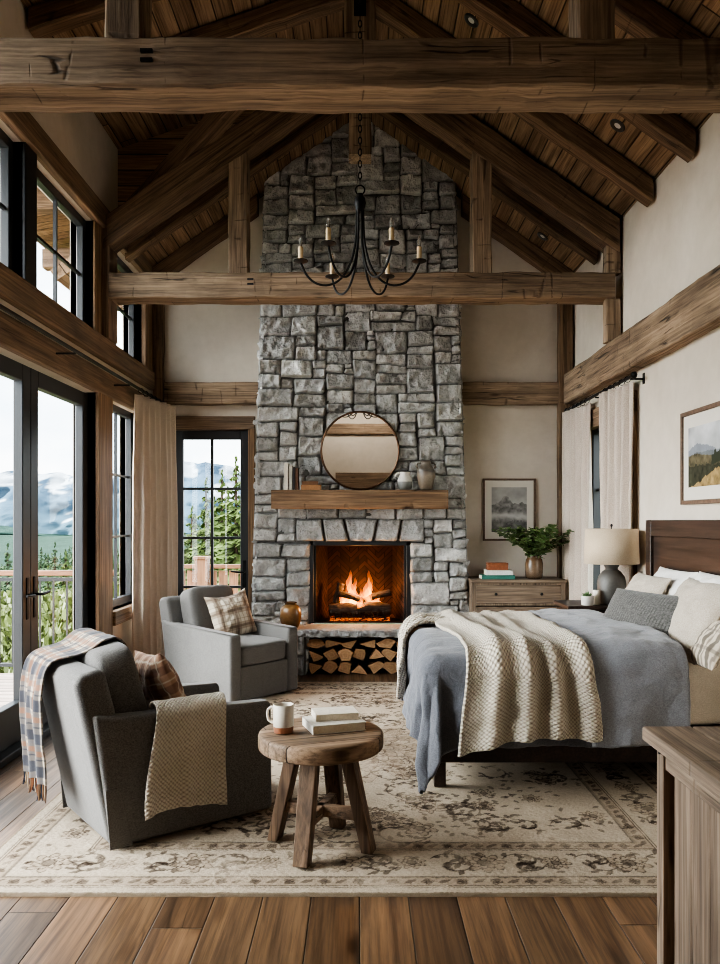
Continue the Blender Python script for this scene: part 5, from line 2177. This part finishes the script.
bedpillow('white sleeping pillow behind the far cream pillow', .70, .46, .17, M_white, (2.19, 5.66, PZ + .25), .28, seed=1, pinch=.05)
bedpillow('white sleeping pillow behind the near cream pillow', .66, .46, .17, M_white, (2.19, 4.99, PZ + .26), .28, seed=2, pinch=.05)
bedpillow('oatmeal linen pillow at the far side of the bed', .66, .50, .18, M_cream, (2.02, 5.80, PZ + .20), .50, seed=3, pinch=.06)
bedpillow('oatmeal linen pillow in front of the near white pillow', .70, .54, .20, M_cream, (2.08, 5.02, PZ + .20), .55, seed=4, pinch=.06)
stripe = plaid(srgb(196, 184, 166), [(0, .085, 0, .015, srgb(66, 58, 52), .8), (0, .085, .04, .008, srgb(100, 90, 82), .7), (1, .12, .05, .010, srgb(92, 84, 76), .5)])
tp = bedpillow('striped fringed pillow at the right edge of the bed', .46, .34, .14, M_vfab, (2.06, 4.70, PZ + .10), .75, seed=6, colf=stripe, n=60, pinch=.04, roll=.05)
mb = MB()
cl = []
r_ = random.Random(8)
for k in range(40):
    y = -.17 + .34 * k / 39
    p = Vector((-.226 + .004, y, 0))
    n0 = len(mb.v)
    mb.tube([p, p + Vector((-.02, r_.uniform(-.006, .006), -.002)), p + Vector((-.042, r_.uniform(-.012, .012), -.012))], [.003, .0035, .002], 5)
    k_ = r_.uniform(.6, 1.0)
    cl += [(.30 * k_, .25 * k_, .2 * k_, 1)] * (len(mb.v) - n0)
mb.c = cl
obj('fringe', mb, M_vfab, tp, smooth=60)['kind'] = 'stuff'
_r = random.Random(12)


def tweed(x, y, s):
    if s < 0:
        return tuple(c_ * _r.uniform(.93, 1.04) for c_ in srgb(190, 168, 138)[:3])
    g = .085 * (1 + .35 * math.sin(x * 260) * math.sin(y * 20 + x * 9)) * _r.uniform(.6, 1.5)
    return (g * 1.03, g, g * .95)


gp = bedpillow('charcoal tweed lumbar pillow leaning on the oatmeal pillows', .78, .42, .17, M_vfab, (1.88, 5.36, PZ + .15), .62, yaw=math.radians(20), seed=9, pinch=.05, colf=tweed, n=90, wr=.002)

# ------------------------------------------------------------------ nightstand and lamp
NX, NY = 2.0, 6.74
ns = thing('nightstand', 'small dark brown nightstand between the bed and the right wall curtain', 'nightstand', (NX, NY, Z0))
NZ = .885
mb = MB().box(-.31, .32, -.25, .25, NZ - .03, NZ)
obj('top_board', mb, M_walnut, ns, bevel=.005)
obj('carcass', MB().box(-.27, .27, -.225, .225, .30, NZ - .03), M_walnut, ns, bevel=.004)
dd = obj('drawer', MB().box(-.283, -.265, -.205, .205, NZ - .23, NZ - .05), M_walnut, ns, bevel=.004)
obj('knob', MB().lathe([(0, .024), (.012, .022), (.012, .012), (.006, .0)], 14, (0, 0, 0), Matrix.Translation((-.283, 0, NZ - .14)) @ Matrix.Rotation(-PI / 2, 4, 'Y')), M_iron, dd, smooth=60)
for sx_ in (-.245, .245):
    for sy in (-.2, .2):
        obj('leg', MB().box(sx_ - .025, sx_ + .025, sy - .025, sy + .025, 0, .31), M_walnut, ns, bevel=.004)
NT_ = NZ + Z0 + .0005
lx, ly = 2.10, 6.68
la = thing('table_lamp', 'table lamp with cream drum shade and grey ceramic base on the nightstand', 'lamp', (lx, ly, NT_))
Mlb = mat_glaze('grey_ceramic', [(0, srgb(60, 58, 55)), (.5, srgb(82, 79, 75)), (1, srgb(58, 56, 53))], .5, n=12, namp=.4)
obj('lamp_base', MB().lathe([(.085, 0), (.10, .006), (.112, .08), (.118, .17), (.108, .225), (.075, .27), (.05, .287), (.05, .30), (.062, .315), (.062, .328), (.04, .335), (.012, .338), (.012, .42), (0, .42)], 44), Mlb, la, smooth=50)
Msh = mat_fabric('lamp_shade_linen', srgb(206, 188, 162), srgb(188, 168, 142), 420, .2)
mb = MB().lathe([(.222, .335), (.212, .625)], 64)
mb.f = [f for f in mb.f if len(f) == 4]
mb2 = MB()
sh = obj('lamp_shade', mb, Msh, la, smooth=60, solid=.004)
mb = MB()
for k in range(3):
    a = 2 * PI * k / 3
    mb.tube([(0, 0, .61), (.211 * math.cos(a), .211 * math.sin(a), .61)], .003, 6)
mb.tube([(0, 0, .40), (0, 0, .66)], .004, 8)
obj('harp', mb, M_iron, la, smooth=60)
obj('finial', MB().lathe([(.004, .64), (.010, .648), (.010, .66), (0, .668)], 14), M_iron, la, smooth=60)
px_ = at(587.5, 6.56)
pt = thing('plant_pot', 'small white pot with a green succulent on the nightstand', 'plant', (px_, 6.56, NT_))
obj('pot', MB().lathe([(.040, 0), (.048, .004), (.053, .075), (.049, .077), (.045, .06), (0, .058)], 32), mat_plain('white_ceramic', srgb(214, 210, 202), .4, nscale=60, namp=.05), pt, smooth=60)
mb = MB()
cl = []
r_ = random.Random(3)
for k in range(46):
    a, el = r_.uniform(0, 2 * PI), r_.uniform(.25, 1.4)
    d = Vector((math.cos(a) * math.cos(el), math.sin(a) * math.cos(el), math.sin(el)))
    L = r_.uniform(.04, .065)
    n0 = len(mb.v)
    mb.tube([Vector((0, 0, .06)) + d * .01, Vector((0, 0, .06)) + d * L * .6, Vector((0, 0, .06)) + d * L], [.005, .009, .001], 6, flat=.5)
    g = r_.uniform(.6, 1.3)
    cl += [(.10 * g, .18 * g, .07 * g, 1)] * (len(mb.v) - n0)
mb.c = cl
obj('succulent', mb, M_leaf, pt, smooth=60)
cd = thing('candle', 'thick white candle between the succulent pot and lamp', 'candle', (at(596.5, 6.62), 6.62, NT_))
obj('wax', MB().lathe([(.030, 0), (.031, .004), (.031, .115), (.028, .118), (.02, .114), (0, .112)], 28), mat_plain('wax', srgb(224, 216, 200), .5), cd, smooth=60)
obj('wick', MB().tube([(0, 0, .11), (.001, 0, .125)], .0015, 6), M_iron, cd)

# ------------------------------------------------------------------ curtains and rods


def curtain(lab, p0, p1, z0, z1, pleats, depth, phase=0.0, mat=None):
    """pleated panel hanging between two floor points"""
    nu, nz = pleats * 22, 60
    Pg = np.zeros((nz, nu, 3))
    r = random.Random(int(phase * 10) + 5)
    ph = [r.uniform(-.7, .7) for _ in range(pleats + 2)]
    am = [r.uniform(.7, 1.25) for _ in range(pleats + 2)]
    d = Vector((p1[0] - p0[0], p1[1] - p0[1]))
    L = d.length
    d.normalize()
    nx_, ny_ = -d.y, d.x
    for i in range(nz):
        f = i / (nz - 1)
        z = z1 + (z0 - z1) * f
        for j in range(nu):
            u = j / (nu - 1)
            k = u * pleats
            w_ = k + .16 * math.sin(k * 1.7 + phase) * f
            q = min(int(k), pleats)
            dep = depth * (.6 + .4 * min(1, f * 2.5)) * am[q]
            s = math.sin(2 * PI * w_) + .28 * math.sin(4 * PI * w_ + 1.0)
            off = dep * s + .006 * fbm(u * 9, f * 5, phase)
            al = L * u + .016 * math.sin(4 * PI * w_ + .4) * f + .02 * math.sin(f * 3 + phase) * (u - .5) + (u - .5) * .05 * f
            Pg[i, j] = (p0[0] + d.x * al + nx_ * off, p0[1] + d.y * al + ny_ * off, z)
    t_ = thing('curtain', lab, 'curtain')
    gridobj('curtain_panel', Pg, mat or M_curtain, t_, solid=.006)
    return t_


def rod(lab, X, y0, y1, z, wallx, brk, rings, fin):
    t_ = thing('curtain_rod', lab, 'curtain rod')
    obj('rod', MB().tube([(X, y0, z), (X, y1, z)], .014, 12), M_iron, t_, smooth=60)
    for y in fin:
        obj('finial', MB().lathe([(0, -.03), (.02, -.022), (.028, 0), (.02, .022), (0, .03)], 16, (X, y, z)), M_iron, t_, smooth=60)
    for y in brk:
        mb = MB().tube([(X, y, z - .018), (wallx, y, z - .018)], .008, 8).box(min(wallx, wallx + .006), max(wallx, wallx + .006), y - .02, y + .02, z - .06, z + .03)
        obj('bracket', mb, M_iron, t_)
    for y in rings:
        pts = [(X + .024 * math.cos(2 * PI * q / 16), y, z - .008 + .024 * math.sin(2 * PI * q / 16)) for q in range(17)]
        obj('ring', MB().tube(pts, .0035, 6), M_iron, t_, smooth=60)


curtain('long beige linen curtain at the left wall corner beside the rear door', (-2.20, 7.86), (-2.03, 8.72), .012, 2.84, 7, .045, .3, M_curtain_pale)
rod('long black curtain rod above the french doors', -2.13, .8, 8.84, 2.865, XL + .0, (1.2, 3.6, 5.99, 7.40, 8.7), [7.78 + .17 * k for k in range(7)], (.8,))
curtain('beige linen curtain in the far right corner behind the nightstand', (2.29, 7.93), (2.19, 8.62), .012, 2.76, 5, .042, 1.1)
curtain('beige linen curtain on the right wall just behind the table lamp', (2.30, 6.72), (2.20, 7.34), .012, 2.76, 5, .042, 2.2)
rod('short black curtain rod above the right window', 2.24, 6.55, 8.66, 2.785, XR - .006, (6.62, 7.62, 8.64), [6.70 + .15 * k for k in range(5)] + [7.9 + .15 * k for k in range(5)], (6.54, 8.68))

# ------------------------------------------------------------------ chandelier
CY = 5.20
ch = thing('chandelier', 'black iron chandelier with six candle arms hanging on a chain', 'chandelier', (0, CY, 0))
mb = MB()
mb.lathe([(0, 3.60), (.02, 3.60), (.032, 3.63), (.038, 3.66), (.034, 3.69), (.024, 3.70), (.018, 3.72), (0, 3.725)], 24)
mb.tube([(.03 * math.cos(2 * PI * q / 20), 0, 3.745 + .03 * math.sin(2 * PI * q / 20)) for q in range(21)], .005, 8)
obj('hub', mb, M_iron, ch, smooth=50)
mb = MB()
z = 3.78
k = 0
while z < 4.98:
    pts = []
    for q in range(17):
        a = 2 * PI * q / 16
        u, w_ = .011 * math.cos(a), .024 * math.sin(a)
        pts.append((u if k % 2 else 0, 0 if k % 2 else u, z + .02 + w_))
    mb.tube(pts, .0035, 6, cap=False)
    z += .038
    k += 1
obj('chain', mb, M_iron, ch, smooth=60)
mb = MB().tube([(0, 0, 4.985), (0, 0, 5.01), (0, .05, 5.02), (0, .11, 5.02)], .008, 8).box(-.04, .04, .10, .118, 4.95, 5.09)
obj('ceiling_hook', mb, M_iron, ch)
Mcan = mat_plain('candle_sleeve', srgb(206, 180, 140), .6, nscale=40, namp=.12)
Mbulb = NT('clear_bulb')
p = Mbulb.bsdf((.95, .92, .86, 1), .05)
p.inputs['Transmission Weight'].default_value = .85
p.inputs['IOR'].default_value = 1.2
Mbulb = Mbulb.m
for k in range(6):
    a = PI / 3 * k
    c_, s_ = math.cos(a), math.sin(a)
    ctl = [(.020, 3.64), (.022, 3.50), (.030, 3.38), (.065, 3.25), (.13, 3.155), (.21, 3.12), (.29, 3.135), (.35, 3.19), (.385, 3.27)]
    # smooth with Chaikin
    pts = [np.array(q) for q in ctl]
    for _ in range(2):
        n_ = [pts[0]]
        for p0, p1 in zip(pts[:-1], pts[1:]):
            n_ += [p0 * .75 + p1 * .25, p0 * .25 + p1 * .75]
        n_.append(pts[-1])
        pts = n_
    arm = obj('arm', MB().tube([(q[0] * c_, q[0] * s_, q[1]) for q in pts], .0075, 8), M_iron, ch, smooth=60)
    cx2, cy2 = .385 * c_, .385 * s_
    obj('drip_plate', MB().lathe([(0, 3.268), (.02, 3.270), (.048, 3.282), (.046, 3.287), (.018, 3.276), (0, 3.276)], 24, (cx2, cy2, 0)), M_iron, arm, smooth=60)
    obj('candle_sleeve', MB().lathe([(.016, 3.276), (.016, 3.372), (.013, 3.376), (0, 3.376)], 16, (cx2, cy2, 0)), Mcan, arm, smooth=50)
    obj('bulb', MB().lathe([(.006, 3.376), (.010, 3.385), (.0135, 3.402), (.010, 3.422), (.004, 3.440), (0, 3.45)], 16, (cx2, cy2, 0)), Mbulb, arm, smooth=179)

# downlights in the right slope
M_lens = mat_plain('downlight_lens', srgb(196, 196, 196), .3)
for (Y, X, nm) in ((6.02, .84, 'near the ceiling peak just above the near truss beam'), (6.05, 1.95, 'low on the right ceiling slope near the wall'), (8.45, 1.93, 'in the rear bay above the far tie beam')):
    zz = RIDGE - SL * X
    t_ = thing('recessed_downlight', 'small black recessed downlight ' + nm, 'light')
    n_ = Vector((-SL, 0, -1)).normalized()
    x_ = Vector((1, 0, -SL)).normalized()
    M = Matrix((x_, n_.cross(x_), n_)).transposed().to_4x4()
    M.translation = Vector((X, Y, zz)) + n_ * .001
    t_.matrix_world = M
    obj('trim_ring', MB().lathe([(.035, .004), (.055, .012), (.062, .008), (.064, 0)], 28), M_black, t_, smooth=60)
    obj('lens', MB().lathe([(.035, .002), (.02, .006), (0, .007)], 24), M_lens, t_, smooth=60)

# ------------------------------------------------------------------ outside
struct(obj('deck', MB().box(-7.4, XL - .22, -3, 8.45, -.08, -.02), M_deck), 'pale wooden deck outside the french doors', 'deck')
struct(obj('deck', MB().box(-2.95, 3, YR + .25, 11.2, -.08, -.02), M_deck), 'wooden deck behind the rear wall', 'deck')
M_rail = mat_wood('cedar_rail', srgb(168, 122, 92), srgb(120, 84, 62), 'x', 16, 1, .6, 0, .3)
M_railz = mat_wood('cedar_post', srgb(178, 134, 100), srgb(130, 92, 68), 'z', 16, 1, .6, 0, .3)
dr_ = thing('deck_railing', 'deck railing with wooden cap and thin black balusters beyond the french doors', 'railing', (0, 8.3, -.02))
obj('cap_rail', MB().box(-7.3, XL - .22, -.05, .05, 1.045, 1.095), M_rail, dr_, bevel=.006)
mb = MB().box(-7.3, XL - .22, -.018, .018, .985, 1.02).box(-7.3, XL - .22, -.018, .018, .10, .135)
obj('rail_bar', mb, M_black, dr_)
for k in range(34):
    x = -2.62 - .14 * k
    obj('baluster', MB().box(x - .008, x + .008, -.008, .008, .13, .99), M_black, dr_)
for x in (-4.6, -7.2):
    obj('post', MB().box(x - .05, x + .05, -.05, .05, 0, 1.05), M_black, dr_)
dr2 = thing('deck_railing', 'cedar deck railing with vertical boards seen through the rear door', 'railing', (0, 10.6, -.02))
obj('cap_rail', MB().box(-2.9, -.6, -.06, .06, .98, 1.03), M_rail, dr2, bevel=.006)
mb = MB()
for k in range(15):
    x = -2.85 + .14 * k
    mb.box(x, x + .115, -.012, .012, .12, .95)
obj('board_infill', mb, M_railz, dr2)
for x in (-2.09, -.7):
    obj('post', MB().box(x - .085, x + .085, -.085, .085, 0, 1.10).box(x - .10, x + .10, -.10, .10, 1.10, 1.14), M_railz, dr2, bevel=.006)
# roof overhang
mb = MB()
mb.prism([(XL - .2, 4.60), (XL - 1.0, 4.46), (XL - 1.0, 4.58), (XL - .2, 4.74)], -3, YR + 1.4, 'y')
es = struct(obj('eave_soffit', mb, M_boards), 'boarded roof overhang outside the left windows', 'eave')
for k, y in enumerate((3.2, 4.9, 6.75, 8.3, 9.9)):
    beam('eave_bracket', (XL - .21, y, 4.30), (XL - .95, y, 4.30), .14, .2, M_rafter, es)
# terrain
M_ground = mat_vcol('meadow', 1, 3, .3, spec=.02, bdist=.2, mott=.5)
n = 90
Pg = np.zeros((n, n, 3))
Cg = np.zeros((n, n, 3))
for i in range(n):
    for j in range(n):
        X, Y = -140 + 200 * i / (n - 1), -20 + 240 * (j / (n - 1)) ** 1.4
        dist = max(0, math.hypot(min(X + 3, 0), max(Y - 9, 0)) - 2)
        z = -1.2 - 9.5 * (1 - math.exp(-dist / 22)) + fbm(X * .03, Y * .03, 3, 3) * 1.5 * clamp(dist / 10) + 8 * clamp((Y - 110) / 110)
        Pg[i, j] = (X, Y, z)
        h_ = clamp(dist / 130)
        g = np.array((.07, .10, .03)) * (1 - h_) + np.array((.03, .055, .042)) * h_
        Cg[i, j] = g * (1 + .3 * fbm(X * .2, Y * .2, 1, 3))
struct(gridobj('ground', Pg, M_ground, col=Cg), 'green valley slope beyond the deck', 'ground')


def gz(X, Y):
    dist = max(0, math.hypot(min(X + 3, 0), max(Y - 9, 0)) - 2)
    return -1.2 - 9.5 * (1 - math.exp(-dist / 22)) + fbm(X * .03, Y * .03, 3, 3) * 1.5 * clamp(dist / 10) + 8 * clamp((Y - 110) / 110)


def ridge(name, lab, Y, x0, x1, base, top, seed, cols, snow):
    nx, nz = 260, 40
    Pg = np.zeros((nx, nz, 3))
    Cg = np.zeros((nx, nz, 3))
    for i in range(nx):
        X = x0 + (x1 - x0) * i / (nx - 1)
        hgt = top(X) + fbm(X * .012 + seed, 1.3, seed, 5) * top(X) * .30
        for j in range(nz):
            f = j / (nz - 1)
            z = base + (hgt - base) * f
            Pg[i, j] = (X + fbm(X * .05, f * 3, seed) * 3, Y + 130 * f + fbm(X * .03, f * 4, seed + 2, 4) * 26, z)
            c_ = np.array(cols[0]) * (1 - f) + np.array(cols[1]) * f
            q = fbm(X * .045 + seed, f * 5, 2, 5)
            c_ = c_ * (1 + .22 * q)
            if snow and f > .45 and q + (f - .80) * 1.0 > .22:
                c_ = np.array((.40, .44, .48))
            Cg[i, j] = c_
    struct(gridobj(name, Pg, mat_vcol('haze_tinted_slope', 1, .3, .2, spec=0, bdist=1, mott=(.25 if snow else .8)), col=Cg), lab, 'mountain')  # distance haze is put into the slope colours


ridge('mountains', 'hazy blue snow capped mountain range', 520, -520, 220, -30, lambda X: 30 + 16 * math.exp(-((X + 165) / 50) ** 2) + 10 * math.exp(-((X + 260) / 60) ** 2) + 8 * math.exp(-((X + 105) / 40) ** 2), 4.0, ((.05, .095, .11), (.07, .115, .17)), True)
ridge('forested_hills', 'hazy green forested foothills', 260, -300, 140, -22, lambda X: -2 + 5 * math.sin(X * .02) + 3 * math.sin(X * .05), 9.0, ((.03, .055, .036), (.035, .065, .055)), False)


def conifer_mesh(seed, hgt=1.0):
    r = random.Random(seed)
    mb = MB()
    cl = []
    tiers = 30
    for k in range(tiers):
        f = k / (tiers - 1)
        z0 = .06 + .92 * f
        R = (.215 * (1 - f) ** .85 + .006) * r.uniform(.8, 1.15)
        nb = 16 if f < .5 else (11 if f < .8 else 6)
        a0 = r.uniform(0, 6.28)
        for b in range(nb):
            a = a0 + 2 * PI * b / nb + r.uniform(-.2, .2)
            L = R * r.uniform(.55, 1.2)
            w_ = L * .27 + .004
            d = Vector((math.cos(a), math.sin(a), 0))
            s = Vector((-d.y, d.x, 0))
            dz = -L * r.uniform(.05, .45)
            zz_ = z0 + r.uniform(-.014, .014)
            for (q0, q1, wq) in ((0, .5, .8), (.3, .8, 1.0), (.6, 1.0, .7)):
                o = len(mb.v)
                m_ = (q0 + q1) / 2
                mb.v += [tuple(d * L * q0 + Vector((0, 0, zz_ + dz * q0))), tuple(d * L * m_ + s * w_ * wq + Vector((0, 0, zz_ + dz * m_ - .008))), tuple(d * L * q1 + Vector((0, 0, zz_ + dz * q1))), tuple(d * L * m_ - s * w_ * wq + Vector((0, 0, zz_ + dz * m_ - .016)))]
                mb.f.append((o, o + 1, o + 2, o + 3))
                g = r.uniform(.6, 1.35) * (.75 + .5 * q1)
                cl += [(.060 * g, .085 * g, .026 * g, 1)] * 4
    mb.c = cl
    return mb


M_con = mat_vcol('conifer_green', .9, 8, .2, spec=.05)
t = NT('haze_tinted_conifer')
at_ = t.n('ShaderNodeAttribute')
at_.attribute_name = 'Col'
t.bsdf(t.mix(at_.outputs['Color'], (.05, .085, .075, 1), .45), .95, spec=.02)  # haze tint mixed into the crown colour of far trees
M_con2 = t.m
M_trunk = mat_plain('bark_brown', srgb(52, 42, 34), .95, 0, .1, 20, .3)
protos = []
for sd in (1, 2, 3):
    c_ = obj('crown', conifer_mesh(sd), M_con)
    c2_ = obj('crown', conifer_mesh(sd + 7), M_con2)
    tk = obj('trunk', MB().tube([(0, 0, -.02), (0, 0, .5), (0, 0, .95)], [.014, .009, .003], 8), M_trunk, smooth=60)
    protos.append((c_, c2_, tk))
used = set()


def conifer(X, Y, hgt, lab, group, far, k):
    root = thing('conifer', lab, 'tree', (X, Y, gz(X, Y) - .1), rng.uniform(0, 6.28), group)
    root.scale = (hgt * rng.uniform(.85, 1.15),) * 2 + (hgt,)
    p3 = protos[k % 3]
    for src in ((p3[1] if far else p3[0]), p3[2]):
        if src.name not in used:
            used.add(src.name)
            c_ = src
        else:
            c_ = src.copy()
            COL.objects.link(c_)
        c_.parent = root


tr_ = random.Random(31)
k = 0
# near conifers behind the rear door
for (px, Y, top) in ((206, 17, 470), (222, 19, 462), (236, 16, 448), (192, 24, 500), (246, 22, 470), (214, 27, 490), (180, 30, 506), (228, 30, 480)):
    X = at(px, Y)
    h_ = zat(top, Y) - gz(X, Y)
    conifer(X, Y, h_, 'sunlit conifer close behind the rear door railing', 'conifers behind the rear door', False, k)
    k += 1
placed = []
tries = 0
while len(placed) < 190 and tries < 4000:
    tries += 1
    px = tr_.choice([tr_.uniform(-60, 150), tr_.uniform(-60, 150), tr_.uniform(150, 250)])
    Y = 24 + 70 * tr_.random() ** 1.6
    X = at(px, Y)
    top = tr_.uniform(536, 566) if px < 150 else tr_.uniform(500, 556)
    h_ = max(4.0, zat(top, Y) - gz(X, Y))
    if any(math.hypot(X - a, Y - b) < .11 * (h_ + c_) for a, b, c_ in placed):
        continue
    placed.append((X, Y, h_))
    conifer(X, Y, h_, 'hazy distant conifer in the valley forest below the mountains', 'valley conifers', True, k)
    k += 1
for (px, Y, top) in ((14, 26, 556), (66, 24, 545), (-14, 22, 540), (84, 30, 540), (48, 31, 560), (30, 33, 562), (122, 27, 540), (132, 24, 560), (112, 33, 550)):
    X = at(px, Y)
    h_ = zat(top, Y) - gz(X, Y)
    conifer(X, Y, h_, 'green conifer standing beyond the deck railing', 'conifers beyond the deck', False, k)
    k += 1
# bright shrubs just below the railing
for p_ in protos:
    for o in p_:
        if o.name not in used:
            bpy.data.objects.remove(o)


def bush_mesh(seed):
    r = random.Random(seed)
    mb = MB()
    cl = []
    for k in range(2600):
        a, u = r.uniform(0, 6.28), r.uniform(-.2, 1)
        rad = math.sqrt(max(0, 1 - u * u)) * r.uniform(.6, 1.05) * (1 + .2 * math.sin(a * 3 + seed))
        p = Vector((rad * math.cos(a), rad * math.sin(a), (u + .2) * .85))
        s = r.uniform(.02, .05)
        d1 = Vector((r.uniform(-1, 1), r.uniform(-1, 1), r.uniform(-1, 1))).normalized()
        d2 = d1.orthogonal().normalized()
        o = len(mb.v)
        mb.v += [tuple(p - d1 * s), tuple(p + d2 * s * .6), tuple(p + d1 * s), tuple(p - d2 * s * .6)]
        mb.f.append((o, o + 1, o + 2, o + 3))
        g = r.uniform(.55, 1.35)
        cl += [(.13 * g, .165 * g, .045 * g, 1)] * 4
    mb.c = cl
    return mb


bushes = [obj('bush', bush_mesh(s), M_leaf) for s in (1, 2)]
first = [True, True]
for i in range(26):
    px = -30 + 290 * (i + .5) / 26 + tr_.uniform(-6, 6)
    Y = 13.5 + (i % 3) * 4.2
    X = at(px, Y)
    o = bushes[i % 2]
    if not first[i % 2]:
        o = o.copy()
        COL.objects.link(o)
    first[i % 2] = False
    h_ = max(1.2, zat(tr_.uniform(572, 600), Y) - gz(X, Y))
    o.location = (X, Y, gz(X, Y) - .1)
    o.scale = (h_ * .5, h_ * .5, h_ * .95)
    o.rotation_euler = (0, 0, tr_.uniform(0, 6))
    tag(o, 'bright yellow green bush below the deck railing', 'bush', 'bushes below the deck')

# ------------------------------------------------------------------ light, sky, camera
w = bpy.data.worlds.new('overcast')
scn.world = w
w.use_nodes = True
nt = w.node_tree
nt.nodes.clear()
wo = nt.nodes.new('ShaderNodeOutputWorld')
bg = nt.nodes.new('ShaderNodeBackground')
tc = nt.nodes.new('ShaderNodeTexCoord')
mp = nt.nodes.new('ShaderNodeMapping')
mp.inputs['Scale'].default_value = (2.2, 2.2, 7.0)
ns_ = nt.nodes.new('ShaderNodeTexNoise')
ns_.inputs['Scale'].default_value = 1.6
ns_.inputs['Detail'].default_value = 6
rp = nt.nodes.new('ShaderNodeValToRGB')
rp.color_ramp.elements[0].position = .38
rp.color_ramp.elements[0].color = (.62, .72, .82, 1)
rp.color_ramp.elements[1].position = .58
rp.color_ramp.elements[1].color = (1, 1, 1, 1)
nt.links.new(tc.outputs['Generated'], mp.inputs[0])
nt.links.new(mp.outputs[0], ns_.inputs['Vector'])
nt.links.new(ns_.outputs['Fac'], rp.inputs[0])
nt.links.new(rp.outputs[0], bg.inputs[0])
bg.inputs[1].default_value = SKY
nt.links.new(bg.outputs[0], wo.inputs[0])


def sun(name, d, strength, angle, col):
    l = bpy.data.lights.new(name, 'SUN')
    l.energy = strength
    l.angle = math.radians(angle)
    l.color = col
    o = bpy.data.objects.new(name, l)
    COL.objects.link(o)
    o.rotation_euler = Vector(d).to_track_quat('-Z', 'Y').to_euler()
    return o


sun('sky_light_left', (.80, .12, -.50), SUN1, 70, (1.0, .99, .97))
sun('sky_light_behind', (.10, .85, -.42), SUN2, 70, (1.0, .97, .93))
fl_ = bpy.data.lights.new('fire_glow', 'POINT')
fl_.energy = FIRE
fl_.color = (1, .42, .12)
fl_.shadow_soft_size = .10
fo = bpy.data.objects.new('fire_glow', fl_)
fo.location = (0, YL - .04, .86)
COL.objects.link(fo)

al = bpy.data.lights.new('mirror_wall_fill', 'AREA')  # unseen area lamp added to brighten the back wall for the mirror
al.shape = 'RECTANGLE'
al.size, al.size_y = 2.6, .3
al.energy = BACK_FILL
al.color = (1, .94, .86)
ao = bpy.data.objects.new('mirror_wall_fill', al)
ao.location = (0, YB + 1.3, 4.4)
ao.rotation_euler = Vector((0, -.75, -.55)).to_track_quat('-Z', 'Y').to_euler()
COL.objects.link(ao)

cam = bpy.data.cameras.new('camera')
cam.sensor_fit = 'VERTICAL'
cam.sensor_height = 36
cam.lens = F / 964 * 36
cam.shift_y = 38 / 964
cam.clip_start = .05
cam.clip_end = 2000
co = bpy.data.objects.new('camera', cam)
co.location = (0, 0, H)
co.rotation_euler = (PI / 2, 0, 0)
COL.objects.link(co)
scn.camera = co
scn.view_settings.view_transform = 'AgX'
scn.view_settings.look = 'AgX - Medium High Contrast'
scn.view_settings.exposure = EXPO
scn.cycles.use_denoising = True
scn.cycles.max_bounces = 12
scn.cycles.diffuse_bounces = 8
scn.cycles.filter_width = 1.0
scn.cycles.transparent_max_bounces = 24
scn.cycles.sample_clamp_indirect = 8
scn.cycles.caustics_reflective = False
scn.cycles.caustics_refractive = False
